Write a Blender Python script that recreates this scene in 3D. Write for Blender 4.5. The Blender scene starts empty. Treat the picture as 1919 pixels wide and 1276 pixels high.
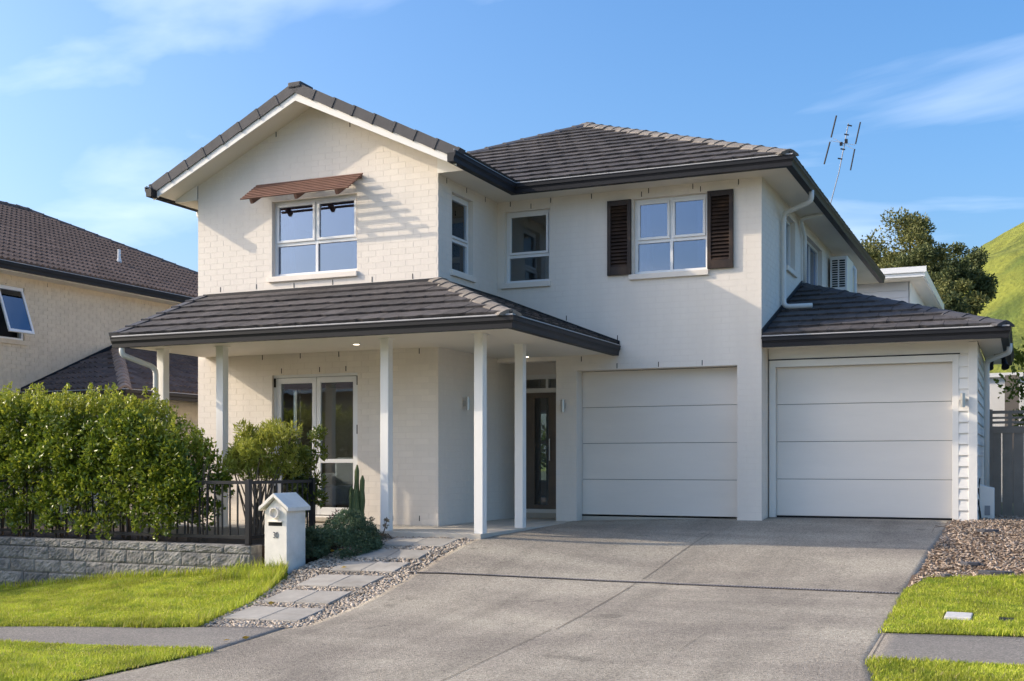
import bpy, bmesh, math, random
import numpy as np
from mathutils import Vector, Matrix

random.seed(7)
rng = np.random.default_rng(7)
R = math.radians
SC = bpy.context.scene
COL = SC.collection

# ------------------------------------------------------------------ camera
cd = bpy.data.cameras.new('camera')
cam = bpy.data.objects.new('camera', cd); COL.objects.link(cam)
CAM = Vector((0, 0, .76))
cam.location = CAM
cam.rotation_euler = (R(90), 0, math.atan(960.5 / 2183))
cd.sensor_width = 36; cd.lens = 36 * 2183 / 1919
cd.shift_y = 230 / 1919
cd.clip_start = .05; cd.clip_end = 3000
SC.camera = cam

# ------------------------------------------------------------------ light
SUN_DIR = Vector((1.25, .465, -.72)).normalized()          # direction in which the light travels
sd = bpy.data.lights.new('sun', 'SUN'); sun = bpy.data.objects.new('sun', sd); COL.objects.link(sun)
sd.energy = 2.0; sd.angle = R(.55); sd.color = (1, .855, .67)
sun.rotation_euler = SUN_DIR.to_track_quat('-Z', 'Y').to_euler()
sun.location = (-20, -10, 20)

w = bpy.data.worlds.new('World'); SC.world = w; w.use_nodes = True
nt = w.node_tree; nt.nodes.clear()
def N(t, **k):
    n = nt.nodes.new(t)
    for a, b in k.items(): setattr(n, a, b)
    return n
sky = N('ShaderNodeTexSky', sky_type='NISHITA', sun_disc=False)
sky.sun_elevation = math.asin(-SUN_DIR.z)
sky.sun_rotation = math.atan2(-SUN_DIR.x, -SUN_DIR.y)
sky.altitude = 0; sky.air_density = 1; sky.dust_density = 4; sky.ozone_density = 4
# thin wind-drawn cirrus, all round the dome
tc = N('ShaderNodeTexCoord')
sep = N('ShaderNodeSeparateXYZ'); nt.links.new(tc.outputs['Generated'], sep.inputs[0])
zz = N('ShaderNodeMath', operation='ADD'); nt.links.new(sep.outputs['Z'], zz.inputs[0]); zz.inputs[1].default_value = .22
dx = N('ShaderNodeMath', operation='DIVIDE'); nt.links.new(sep.outputs['X'], dx.inputs[0]); nt.links.new(zz.outputs[0], dx.inputs[1])
dy = N('ShaderNodeMath', operation='DIVIDE'); nt.links.new(sep.outputs['Y'], dy.inputs[0]); nt.links.new(zz.outputs[0], dy.inputs[1])
cmb = N('ShaderNodeCombineXYZ'); nt.links.new(dx.outputs[0], cmb.inputs[0]); nt.links.new(dy.outputs[0], cmb.inputs[1])
mp = N('ShaderNodeMapping'); nt.links.new(cmb.outputs[0], mp.inputs['Vector'])
mp.inputs['Rotation'].default_value = (0, 0, R(-30)); mp.inputs['Scale'].default_value = (.6, 1.1, 1); mp.inputs['Location'].default_value = (8.7, 4.4, 0)
n1 = N('ShaderNodeTexNoise'); nt.links.new(mp.outputs[0], n1.inputs['Vector'])
n1.inputs['Scale'].default_value = 2.1; n1.inputs['Detail'].default_value = 6; n1.inputs['Roughness'].default_value = .5; n1.inputs['Distortion'].default_value = .5
r1 = N('ShaderNodeValToRGB'); nt.links.new(n1.outputs[0], r1.inputs[0])
r1.color_ramp.elements[0].position = .52; r1.color_ramp.elements[0].color = (0, 0, 0, 1)
r1.color_ramp.elements[1].position = .74; r1.color_ramp.elements[1].color = (1, 1, 1, 1)
cm = N('ShaderNodeMath', operation='MULTIPLY'); nt.links.new(r1.outputs[0], cm.inputs[0]); cm.inputs[1].default_value = .42
mx = N('ShaderNodeMix', data_type='RGBA'); nt.links.new(cm.outputs[0], mx.inputs['Factor'])
nt.links.new(sky.outputs[0], mx.inputs['A']); mx.inputs['B'].default_value = (5.6, 5.9, 6.4, 1)
hs = N('ShaderNodeHueSaturation'); hs.inputs['Saturation'].default_value = 1.24; nt.links.new(mx.outputs['Result'], hs.inputs['Color'])
bg = N('ShaderNodeBackground'); nt.links.new(hs.outputs[0], bg.inputs[0]); bg.inputs[1].default_value = .15
wo = N('ShaderNodeOutputWorld'); nt.links.new(bg.outputs[0], wo.inputs[0])

SC.view_settings.view_transform = 'Standard'; SC.view_settings.look = 'None'
SC.view_settings.exposure = .96; SC.view_settings.gamma = 1; SC.view_settings.use_curve_mapping = False
SC.render.engine = 'CYCLES'
SC.cycles.use_denoising = True
SC.cycles.max_bounces = 8; SC.cycles.transparent_max_bounces = 16
SC.cycles.sample_clamp_indirect = 6

# ------------------------------------------------------------------ materials
def material(name, col, rough=.7, var=.08, scale=3., bump=0., bscale=80., rnd=0., spec=.35, metal=0., col2=None, c2scale=8., c2pos=(.45, .65), sub=0., coat=0., stretch=None):
    m = bpy.data.materials.new(name); m.use_nodes = True
    t = m.node_tree; b = t.nodes['Principled BSDF']
    def nn(tp, **k):
        n = t.nodes.new(tp)
        for a, c in k.items(): setattr(n, a, c)
        return n
    pos = nn('ShaderNodeNewGeometry').outputs['Position']
    if stretch:
        ma = nn('ShaderNodeMapping'); t.links.new(pos, ma.inputs[0]); ma.inputs['Scale'].default_value = stretch; pos = ma.outputs[0]
    n = nn('ShaderNodeTexNoise'); t.links.new(pos, n.inputs['Vector']); n.inputs['Scale'].default_value = scale; n.inputs['Detail'].default_value = 6; n.inputs['Roughness'].default_value = .65
    mr = nn('ShaderNodeMapRange'); t.links.new(n.outputs[0], mr.inputs[0])
    mr.inputs[1].default_value = .25; mr.inputs[2].default_value = .75; mr.inputs[3].default_value = 1 - var; mr.inputs[4].default_value = 1 + var
    fac = mr.outputs[0]
    if rnd:
        oi = nn('ShaderNodeObjectInfo'); m2 = nn('ShaderNodeMapRange'); t.links.new(oi.outputs['Random'], m2.inputs[0])
        m2.inputs[3].default_value = 1 - rnd; m2.inputs[4].default_value = 1 + rnd
        mu = nn('ShaderNodeMath', operation='MULTIPLY'); t.links.new(fac, mu.inputs[0]); t.links.new(m2.outputs[0], mu.inputs[1]); fac = mu.outputs[0]
    base = nn('ShaderNodeRGB'); base.outputs[0].default_value = (*col, 1); cs = base.outputs[0]
    if col2:
        n2 = nn('ShaderNodeTexNoise'); t.links.new(pos, n2.inputs['Vector']); n2.inputs['Scale'].default_value = c2scale; n2.inputs['Detail'].default_value = 5
        mr2 = nn('ShaderNodeMapRange'); t.links.new(n2.outputs[0], mr2.inputs[0]); mr2.inputs[1].default_value, mr2.inputs[2].default_value = c2pos
        mc = nn('ShaderNodeMix', data_type='RGBA'); t.links.new(mr2.outputs[0], mc.inputs['Factor']); t.links.new(cs, mc.inputs['A']); mc.inputs['B'].default_value = (*col2, 1); cs = mc.outputs['Result']
    vm = nn('ShaderNodeVectorMath', operation='SCALE'); t.links.new(cs, vm.inputs[0]); t.links.new(fac, vm.inputs['Scale'])
    t.links.new(vm.outputs[0], b.inputs['Base Color'])
    b.inputs['Roughness'].default_value = rough; b.inputs['Specular IOR Level'].default_value = spec; b.inputs['Metallic'].default_value = metal
    if coat: b.inputs['Coat Weight'].default_value = coat
    if bump:
        n3 = nn('ShaderNodeTexNoise'); t.links.new(pos, n3.inputs['Vector']); n3.inputs['Scale'].default_value = bscale; n3.inputs['Detail'].default_value = 4
        bp = nn('ShaderNodeBump'); t.links.new(n3.outputs[0], bp.inputs['Height']); bp.inputs['Strength'].default_value = 1; bp.inputs['Distance'].default_value = bump
        t.links.new(bp.outputs[0], b.inputs['Normal'])
    return m

def leaf_material(name, col, col2, rough=.45, trans=.35, spec=.4, dry=None, straw=None):
    m = bpy.data.materials.new(name); m.use_nodes = True; t = m.node_tree; b = t.nodes['Principled BSDF']
    g = t.nodes.new('ShaderNodeNewGeometry')
    ri = t.nodes.new('ShaderNodeMapRange'); t.links.new(g.outputs['Random Per Island'], ri.inputs[0])
    mc = t.nodes.new('ShaderNodeMix'); mc.data_type = 'RGBA'; t.links.new(ri.outputs[0], mc.inputs['Factor']); mc.inputs['A'].default_value = (*col, 1); mc.inputs['B'].default_value = (*col2, 1)
    nz = t.nodes.new('ShaderNodeTexNoise'); t.links.new(g.outputs['Position'], nz.inputs['Vector']); nz.inputs['Scale'].default_value = 2.2; nz.inputs['Detail'].default_value = 3
    mr = t.nodes.new('ShaderNodeMapRange'); t.links.new(nz.outputs[0], mr.inputs[0]); mr.inputs[1].default_value = .3; mr.inputs[2].default_value = .7; mr.inputs[3].default_value = .72; mr.inputs[4].default_value = 1.25
    if straw:
        rl = t.nodes.new('ShaderNodeMath'); rl.operation = 'MULTIPLY'; rl.inputs[1].default_value = 7.31; t.links.new(g.outputs['Random Per Island'], rl.inputs[0])
        fr_ = t.nodes.new('ShaderNodeMath'); fr_.operation = 'FRACT'; t.links.new(rl.outputs[0], fr_.inputs[0])
        gt = t.nodes.new('ShaderNodeMath'); gt.operation = 'GREATER_THAN'; gt.inputs[1].default_value = .92; t.links.new(fr_.outputs[0], gt.inputs[0])
        m5 = t.nodes.new('ShaderNodeMix'); m5.data_type = 'RGBA'; t.links.new(gt.outputs[0], m5.inputs['Factor']); t.links.new(mc.outputs['Result'], m5.inputs['A']); m5.inputs['B'].default_value = (*straw, 1); mc = m5
    if dry:
        nd = t.nodes.new('ShaderNodeTexNoise'); t.links.new(g.outputs['Position'], nd.inputs['Vector']); nd.inputs['Scale'].default_value = 5.5; nd.inputs['Detail'].default_value = 5
        md = t.nodes.new('ShaderNodeMapRange'); t.links.new(nd.outputs[0], md.inputs[0]); md.inputs[1].default_value = .50; md.inputs[2].default_value = .72; md.inputs[4].default_value = .75
        m3 = t.nodes.new('ShaderNodeMix'); m3.data_type = 'RGBA'; t.links.new(md.outputs[0], m3.inputs['Factor']); t.links.new(mc.outputs['Result'], m3.inputs['A']); m3.inputs['B'].default_value = (*dry, 1); mc = m3
    vm = t.nodes.new('ShaderNodeVectorMath'); vm.operation = 'SCALE'; t.links.new(mc.outputs['Result'], vm.inputs[0]); t.links.new(mr.outputs[0], vm.inputs['Scale'])
    t.links.new(vm.outputs[0], b.inputs['Base Color']); b.inputs['Roughness'].default_value = rough; b.inputs['Specular IOR Level'].default_value = spec
    tr = t.nodes.new('ShaderNodeBsdfTranslucent'); t.links.new(vm.outputs[0], tr.inputs[0])
    ms = t.nodes.new('ShaderNodeMixShader'); ms.inputs[0].default_value = trans
    t.links.new(b.outputs[0], ms.inputs[1]); t.links.new(tr.outputs[0], ms.inputs[2])
    t.links.new(ms.outputs[0], t.nodes['Material Output'].inputs[0])
    return m

def glass_material(name, refl=.3, tint=(.8, .84, .86), coat=(.93, .96, 1)):
    m = bpy.data.materials.new(name); m.use_nodes = True; t = m.node_tree; t.nodes.clear()
    tr = t.nodes.new('ShaderNodeBsdfTransparent'); tr.inputs[0].default_value = (*tint, 1)
    gl = t.nodes.new('ShaderNodeBsdfGlossy'); gl.inputs['Roughness'].default_value = .004; gl.inputs[0].default_value = (*coat, 1)
    tcn = t.nodes.new('ShaderNodeNewGeometry'); nz = t.nodes.new('ShaderNodeTexNoise'); t.links.new(tcn.outputs['Position'], nz.inputs['Vector']); nz.inputs['Scale'].default_value = 1.6
    bp = t.nodes.new('ShaderNodeBump'); bp.inputs['Distance'].default_value = .0012; bp.inputs['Strength'].default_value = 1; t.links.new(nz.outputs[0], bp.inputs['Height']); t.links.new(bp.outputs[0], gl.inputs['Normal'])
    lw = t.nodes.new('ShaderNodeFresnel'); lw.inputs[0].default_value = 1.5
    ad = t.nodes.new('ShaderNodeMath'); ad.operation = 'ADD'; ad.use_clamp = True; ad.inputs[1].default_value = refl; t.links.new(lw.outputs[0], ad.inputs[0])
    ms = t.nodes.new('ShaderNodeMixShader'); t.links.new(ad.outputs[0], ms.inputs[0]); t.links.new(tr.outputs[0], ms.inputs[1]); t.links.new(gl.outputs[0], ms.inputs[2])
    o = t.nodes.new('ShaderNodeOutputMaterial'); t.links.new(ms.outputs[0], o.inputs[0])
    return m

M = {}
M['brick'] = material('painted_brick', (.81, .74, .65), .75, .06, 2.2, .0022, 60, rnd=.03, stretch=(1, 1, .3))
M['mortar'] = material('painted_mortar', (.78, .71, .625), .85, .05, 2, .001, 90)
M['trim'] = material('white_trim_paint', (.82, .79, .73), .45, .03, 2)
M['post'] = material('post_paint', (.82, .80, .75), .5, .03, 2)
M['soffit'] = material('soffit_paint', (.80, .74, .64), .6, .03, 1.5)
M['joinery'] = material('white_aluminium', (.80, .80, .79), .3, .02, 2, spec=.5)
M['door'] = material('garage_door_paint', (.80, .74, .66), .5, .05, 1.6, .0012, 30, stretch=(.3, 1, 1.5))
M['gutter'] = material('dark_gutter_paint', (.015, .0155, .019), .55, .1, 3, spec=.3)
M['lip'] = material('gutter_edge', (.48, .47, .46), .5, .1, 6)
M['tile'] = material('roof_tile', (.095, .086, .083), .9, .38, 9, .010, 60, rnd=.20, spec=.2, col2=(.066, .062, .062), c2scale=1.1, c2pos=(.45, .7))
M['tile_light'] = material('hip_tile', (.20, .178, .155), .9, .30, 9, .006, 60, rnd=.14)
M['tile_dark'] = material('barge_tile', (.075, .073, .078), .7, .18, 8, .003, 60, rnd=.12)
M['ntile'] = material('neighbour_tile', (.145, .108, .092), .95, .25, 4, .004, 60, rnd=.15, spec=.12)
M['underlay'] = material('roof_underlay', (.03, .03, .03), .9)
M['timber'] = material('cedar_slat', (.20, .105, .075), .7, .3, 6, .002, 30, stretch=(1, 8, 8))
M['shutter'] = material('dark_timber', (.026, .016, .012), .5, .35, 5, .002, 40, col2=(.085, .048, .028), c2scale=3.2, c2pos=(.5, .8))
M['entry_door'] = material('entry_door_paint', (.17, .135, .105), .5, .12)
M['glass'] = glass_material('window_glass', .06)
M['glass_sky'] = glass_material('reflective_glass', .16, (.55, .60, .68), (.72, .82, 1))
M['glass_entry'] = glass_material('entry_glass', .02)
M['room'] = material('interior_paint', (.66, .62, .56), .8, .03)
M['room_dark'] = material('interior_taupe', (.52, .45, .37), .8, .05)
M['floor_in'] = material('interior_floor', (.16, .11, .07), .5, .1, 3)
M['curtain'] = material('curtain_cloth', (.62, .63, .66), .9, .05)
M['dark'] = material('dark_gap', (.012, .012, .013), .8, 0)
M['steel'] = material('brushed_steel', (.55, .54, .52), .3, .05, 40, metal=.9)
M['pipe'] = material('pipe_plastic', (.74, .73, .69), .4, .03)
M['concrete'] = material('light_concrete', (.52, .475, .40), .85, .12, 2.5, .002, 120)
M['paver'] = material('concrete_paver', (.36, .335, .295), .9, .16, 5, .002, 150, rnd=.1, col2=(.25, .225, .19), c2scale=3.0, c2pos=(.5, .85))
M['block'] = material('split_block', (.27, .255, .235), .95, .30, 22, .010, 40, rnd=.14, col2=(.15, .147, .145), c2scale=5, c2pos=(.42, .66))
M['metal_fence'] = material('fence_metal', (.018, .018, .022), .35, .1, spec=.5)
M['letterbox'] = material('letterbox_paint', (.80, .755, .69), .7, .10, 6, .002, 120, col2=(.62, .58, .50), c2scale=4, c2pos=(.55, .85))
M['nbrick'] = material('neighbour_brick', (.68, .59, .45), .85, .05, 3, .003, 60, col2=(.62, .53, .40), c2scale=9)
M['gate'] = material('gate_paint', (.28, .23, .185), .65, .15, 4, .001, 60)
M['soil'] = material('garden_soil', (.055, .04, .028), .95, .4, 14, .02, 20)
M['bark'] = material('tree_bark', (.16, .12, .09), .9, .3, 8, .01, 30)
M['stem'] = material('shrub_stem', (.15, .11, .075), .9, .3, 20)
M['fabric'] = material('white_upholstery', (.66, .65, .63), .9, .03)

# ------------------------------------------------------------------ mesh helpers
WM = {}
def setp(o, parent):
    if parent is None: return
    o.parent = parent
    o.matrix_parent_inverse = WM.get(parent.name, Matrix()).inverted()

class MB:
    def __init__(s): s.v = []; s.f = []
    def add(s, vs, fs):
        k = len(s.v); s.v += [tuple(p) for p in vs]; s.f += [tuple(i + k for i in f) for f in fs]; return s
    def box(s, x0, x1, y0, y1, z0, z1):
        v = [(x0, y0, z0), (x1, y0, z0), (x1, y1, z0), (x0, y1, z0), (x0, y0, z1), (x1, y0, z1), (x1, y1, z1), (x0, y1, z1)]
        return s.add(v, [(0, 3, 2, 1), (4, 5, 6, 7), (0, 1, 5, 4), (1, 2, 6, 5), (2, 3, 7, 6), (3, 0, 4, 7)])
    def cbox(s, c, sz, m=None):            # box about a centre, optional 3x3 rotation
        x, y, z = [a / 2 for a in sz]; c = Vector(c)
        v = [Vector(p) for p in ((-x, -y, -z), (x, -y, -z), (x, y, -z), (-x, y, -z), (-x, -y, z), (x, -y, z), (x, y, z), (-x, y, z))]
        v = [(m @ p if m else p) + c for p in v]
        return s.add(v, [(0, 3, 2, 1), (4, 5, 6, 7), (0, 1, 5, 4), (1, 2, 6, 5), (2, 3, 7, 6), (3, 0, 4, 7)])
    def bar(s, a, b, w, h, up=(0, 0, 1)):
        a, b = Vector(a), Vector(b); d = (b - a); L = d.length; d.normalize(); up = Vector(up)
        x = d.cross(up)
        if x.length < 1e-4: x = d.cross(Vector((1, 0, 0)))
        x.normalize(); z = x.cross(d)
        m = Matrix((x, d, z)).transposed()
        return s.cbox((a + b) / 2, (w, L, h), m)
    def tube(s, pts, r, n=10, caps=True):
        pts = [Vector(p) for p in pts]; rs = r if isinstance(r, (list, tuple)) else [r] * len(pts); k = len(s.v)
        d0 = (pts[1] - pts[0]).normalized(); x = d0.orthogonal().normalized()
        for i, p in enumerate(pts):
            d = (pts[min(i + 1, len(pts) - 1)] - pts[max(i - 1, 0)]).normalized()
            x = (x - d * x.dot(d)).normalized(); y = d.cross(x)
            for j in range(n):
                a = 2 * math.pi * j / n; s.v.append(tuple(p + (x * math.cos(a) + y * math.sin(a)) * rs[i]))
        for i in range(len(pts) - 1):
            for j in range(n):
                a, b = k + i * n + j, k + i * n + (j + 1) % n; s.f.append((a, b, b + n, a + n))
        if caps:
            s.f.append(tuple(k + j for j in reversed(range(n)))); s.f.append(tuple(k + (len(pts) - 1) * n + j for j in range(n)))
        return s
    def prism(s, poly, ext):               # closed polygon of 3D points extruded by vector
        n = len(poly); e = Vector(ext); v = [Vector(p) for p in poly]; v += [p + e for p in v]
        f = [tuple(reversed(range(n))), tuple(range(n, 2 * n))] + [(i, (i + 1) % n, (i + 1) % n + n, i + n) for i in range(n)]
        return s.add(v, f)
    def data(s, name, mat=None, smooth=False):
        me = bpy.data.meshes.new(name); me.from_pydata(s.v, [], s.f)
        bm = bmesh.new(); bm.from_mesh(me); bmesh.ops.recalc_face_normals(bm, faces=bm.faces); bm.to_mesh(me); bm.free()
        if mat: me.materials.append(M[mat] if isinstance(mat, str) else mat)
        if smooth: me.shade_smooth()
        return me
    def build(s, name, mat, parent=None, smooth=False, bevel=0.):
        o = bpy.data.objects.new(name, s.data(name, mat, smooth)); COL.objects.link(o); setp(o, parent)
        if bevel:
            b = o.modifiers.new('bevel', 'BEVEL'); b.width = bevel; b.segments = 2; b.limit_method = 'ANGLE'
        return o

def inst(name, me, mw, parent):
    o = bpy.data.objects.new(name, me); COL.objects.link(o); setp(o, parent); o.matrix_basis = mw; return o
def npmesh(name, V, F, mat, parent=None, smooth=False):        # big triangle / quad soups
    me = bpy.data.meshes.new(name); V = np.asarray(V, np.float32); F = np.asarray(F, np.int32); k = F.shape[1]
    me.vertices.add(len(V)); me.vertices.foreach_set('co', V.ravel())
    me.loops.add(F.size); me.loops.foreach_set('vertex_index', F.ravel())
    me.polygons.add(len(F)); me.polygons.foreach_set('loop_start', np.arange(0, F.size, k, dtype=np.int32)); me.polygons.foreach_set('loop_total', np.full(len(F), k, np.int32))
    me.update(); me.validate(); me.materials.append(M[mat] if isinstance(mat, str) else mat)
    if smooth: me.shade_smooth()
    o = bpy.data.objects.new(name, me); COL.objects.link(o); setp(o, parent); return o
def tag(o, label, cat=None, group=None, kind=None):
    if label: o['label'] = label
    if cat: o['category'] = cat
    if group: o['group'] = group
    if kind: o['kind'] = kind
    return o
def thing(name, loc, label, cat, group=None):
    o = bpy.data.objects.new(name, None); COL.objects.link(o); o.location = loc; o.empty_display_size = .2
    WM[o.name] = Matrix.Translation(loc); return tag(o, label, cat, group)
def struct(o): o['kind'] = 'structure'; return o

# ------------------------------------------------------------------ ground
XS = [-40, -12.2, -10, -8.2, -6.2, -3.7, -1.0, 6, 40]
YS = [-30, 0, 5, 7, 8.9, 10, 11.44, 12.2, 13, 14, 15, 16.27, 16.55, 60]
GT = np.array([
 [-1.3, -1.15, -1.05, -1.0, -.97, -.95, -.92, -.9, -.9],
 [-1.3, -1.12, -1.03, -1.0, -.97, -.95, -.92, -.9, -.9],
 [-1.2, -1.08, -.97, -.92, -.88, -.83, -.78, -.70, -.6],
 [-1.2, -1.04, -.91, -.85, -.80, -.742, -.69, -.60, -.55],
 [-1.15, -.98, -.82, -.74, -.70, -.648, -.60, -.53, -.5],
 [-1.10, -.94, -.76, -.67, -.635, -.592, -.56, -.50, -.5],
 [-1.00, -.87, -.64, -.46, -.41, -.512, -.50, -.47, -.47],
 [-.90, -.75, -.45, -.27, -.235, -.447, -.44, -.40, -.40],
 [-.60, -.45, -.25, -.16, -.135, -.345, -.34, -.33, -.33],
 [-.30, -.25, -.20, -.16, -.135, -.225, -.22, -.22, -.22],
 [-.25, -.22, -.20, -.16, -.115, -.135, -.13, -.13, -.13],
 [-.25, -.22, -.20, -.16, -.10, -.045, -.03, -.05, -.05],
 [-.25, -.22, -.20, -.16, -.10, -.008, -.004, -.05, -.05],
 [-.3, -.3, -.3, -.3, -.3, -.3, -.3, -.2, -.2]])
def zg(x, y):
    """height of the sloping front yard"""
    x = np.atleast_1d(np.asarray(x, float)); y = np.atleast_1d(np.asarray(y, float))
    xi = np.clip(np.searchsorted(XS, x) - 1, 0, len(XS) - 2); yi = np.clip(np.searchsorted(YS, y) - 1, 0, len(YS) - 2)
    xa = np.array(XS)[xi]; xb = np.array(XS)[xi + 1]; ya = np.array(YS)[yi]; yb = np.array(YS)[yi + 1]
    tx = np.clip((x - xa) / (xb - xa), 0, 1); ty = np.clip((y - ya) / (yb - ya), 0, 1)
    return (GT[yi, xi] * (1 - tx) + GT[yi, xi + 1] * tx) * (1 - ty) + (GT[yi + 1, xi] * (1 - tx) + GT[yi + 1, xi + 1] * tx) * ty
def zs(x, y):                               # smoothed
    return sum(zg(np.asarray(x) + a, np.asarray(y) + b) for a in (-.35, 0, .35) for b in (-.3, 0, .3)) / 9 if True else 0
def z1(x, y): return float(zs(x, y)[0])

def sheet(name, mat, rows, ncol, off=0., thick=0.):
    """surface following the yard: rows = list of (y, xleft, xright)"""
    V = []; F = []
    for y, a, b in rows:
        xs = np.linspace(a, b, ncol); yy = np.full(ncol, y); z = zs(xs, yy) + off
        V += list(zip(xs, yy, z))
    for i in range(len(rows) - 1):
        for j in range(ncol - 1):
            k = i * ncol + j; F.append((k, k + 1, k + ncol + 1, k + ncol))
    o = npmesh(name, V, F, mat, smooth=True)
    if thick:
        s = o.modifiers.new('thickness', 'SOLIDIFY'); s.thickness = thick; s.offset = -1
    return o
def lerp(pts, y): return float(np.interp(y, [p[0] for p in pts], [p[1] for p in pts]))

def speckle(name, cols, scale, stain, rough=.9, bump=.004, stain_scale=.55, dark=.6, tracks=False):
    m = bpy.data.materials.new(name); m.use_nodes = True; t = m.node_tree; b = t.nodes['Principled BSDF']
    g = t.nodes.new('ShaderNodeNewGeometry')
    vo = t.nodes.new('ShaderNodeTexVoronoi'); vo.inputs['Scale'].default_value = scale; t.links.new(g.outputs['Position'], vo.inputs['Vector'])
    cr = t.nodes.new('ShaderNodeValToRGB'); sp = t.nodes.new('ShaderNodeSeparateColor'); t.links.new(vo.outputs['Color'], sp.inputs[0]); t.links.new(sp.outputs[0], cr.inputs[0])
    e = cr.color_ramp.elements; e[0].color = (*cols[0], 1); e[1].color = (*cols[-1], 1)
    for i, c in enumerate(cols[1:-1]):
        x = e.new((i + 1) / (len(cols) - 1)); x.color = (*c, 1)
    nz = t.nodes.new('ShaderNodeTexNoise'); nz.inputs['Scale'].default_value = stain_scale; nz.inputs['Detail'].default_value = 8; nz.inputs['Roughness'].default_value = .62; nz.inputs['Distortion'].default_value = .4
    mp = t.nodes.new('ShaderNodeMapping'); mp.inputs['Scale'].default_value = (.7, 1.3, 1); t.links.new(g.outputs['Position'], mp.inputs[0]); t.links.new(mp.outputs[0], nz.inputs['Vector'])
    mr = t.nodes.new('ShaderNodeMapRange'); mr.inputs[1].default_value = .38; mr.inputs[2].default_value = .62; t.links.new(nz.outputs[0], mr.inputs[0])
    mx = t.nodes.new('ShaderNodeMix'); mx.data_type = 'RGBA'; mx.blend_type = 'MULTIPLY'; mx.inputs['Factor'].default_value = 1
    st = t.nodes.new('ShaderNodeMix'); st.data_type = 'RGBA'; t.links.new(mr.outputs[0], st.inputs['Factor']); st.inputs['A'].default_value = (*stain, 1); st.inputs['B'].default_value = (1, 1, 1, 1)
    t.links.new(cr.outputs[0], mx.inputs['A']); t.links.new(st.outputs['Result'], mx.inputs['B'])
    out = mx.outputs['Result']
    if tracks:                                  # tyre-worn streaks along the drive and a few oil drips
        for sc_, ns, lo, hi, drk in (((2.6, .22, 1), 1.0, .50, .72, .80), ((1, 1, 1), 2.4, .66, .72, .74), ((1, 1, 1), 14., .70, .76, .70)):
            m4 = t.nodes.new('ShaderNodeMapping'); m4.inputs['Scale'].default_value = sc_; t.links.new(g.outputs['Position'], m4.inputs[0])
            n4 = t.nodes.new('ShaderNodeTexNoise'); n4.inputs['Scale'].default_value = ns; n4.inputs['Detail'].default_value = 4; t.links.new(m4.outputs[0], n4.inputs['Vector'])
            r4 = t.nodes.new('ShaderNodeMapRange'); r4.inputs[1].default_value = lo; r4.inputs[2].default_value = hi; r4.inputs[3].default_value = 1; r4.inputs[4].default_value = drk; t.links.new(n4.outputs[0], r4.inputs[0])
            v4 = t.nodes.new('ShaderNodeVectorMath'); v4.operation = 'SCALE'; t.links.new(out, v4.inputs[0]); t.links.new(r4.outputs[0], v4.inputs['Scale']); out = v4.outputs[0]
    t.links.new(out, b.inputs['Base Color']); b.inputs['Roughness'].default_value = rough; b.inputs['Specular IOR Level'].default_value = .25
    bp = t.nodes.new('ShaderNodeBump'); bp.inputs['Distance'].default_value = bump; t.links.new(vo.outputs['Distance'], bp.inputs['Height']); t.links.new(bp.outputs[0], b.inputs['Normal'])
    return m
M['drive'] = speckle('exposed_aggregate', [(.19, .165, .13), (.335, .298, .238), (.41, .365, .288), (.375, .333, .265), (.57, .51, .41)], 95, (.66, .65, .67), tracks=True)
M['footpath'] = speckle('dark_footpath', [(.15, .137, .12), (.22, .20, .175), (.26, .235, .205), (.36, .33, .285)], 110, (.82, .82, .84), stain_scale=.8)
M['ground'] = material('rough_ground', (.085, .10, .035), .95, .3, 2, .02, 10, col2=(.10, .085, .05), c2scale=1)
M['turf'] = material('turf_soil', (.20, .24, .025), .95, .25, 5, .01, 30, col2=(.13, .13, .03), c2scale=3)
M['gravel'] = material('gravel_bed', (.12, .11, .10), .95, .5, 60, .02, 60)
M['mulchbed'] = material('mulch_bed', (.16, .11, .075), .95, .5, 50, .02, 50)
M['hill'] = material('hill_grass', (.17, .185, .028), .95, .40, .5, .3, 2.0, col2=(.085, .115, .020), c2scale=.16, c2pos=(.40, .62))

# base sheet that reaches the horizon (just under every other surface)
gx = sorted(set([-900, -400, -150, -80] + list(np.arange(-40, 41, 2.)) + [80, 150, 400, 900])); gy = sorted(set([-900, -300, -100, -60] + list(np.arange(-30, 61, 1.5)) + [80, 120, 200, 400, 900]))
V = []; F = []
for y in gy:
    V += [(x, y, float(zs(x, y)[0]) - .07) for x in gx]
nx = len(gx)
for i in range(len(gy) - 1):
    for j in range(nx - 1): F.append((i * nx + j, i * nx + j + 1, (i + 1) * nx + j + 1, (i + 1) * nx + j))
struct(npmesh('ground', V, F, 'ground', smooth=True))

DL = [(-3, -5.0), (3, -5.9), (5.2, -6.6), (6.49, -6.29), (7.17, -6.14), (7.64, -6.06), (8.66, -6.05), (8.72, -5.93), (8.9, -5.9), (10.0, -6.02), (11.3, -6.12), (12.9, -6.16), (16.6, -6.16)]
DL[1] = (3, -6.9); DL[2] = (5.2, -6.5); DL[0] = (0, -7.6)
DRI = [(0, 1.0), (3, .3), (6.5, -.55), (7.85, -.87), (8.45, -.98), (12, -1.03), (14.5, -.93), (16.8, -.86)]
drive = struct(sheet('driveway', 'drive', [(y, lerp(DL, y), lerp(DRI, y)) for y in np.arange(.5, 16.81, .1)], 60, 0, .08))
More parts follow.
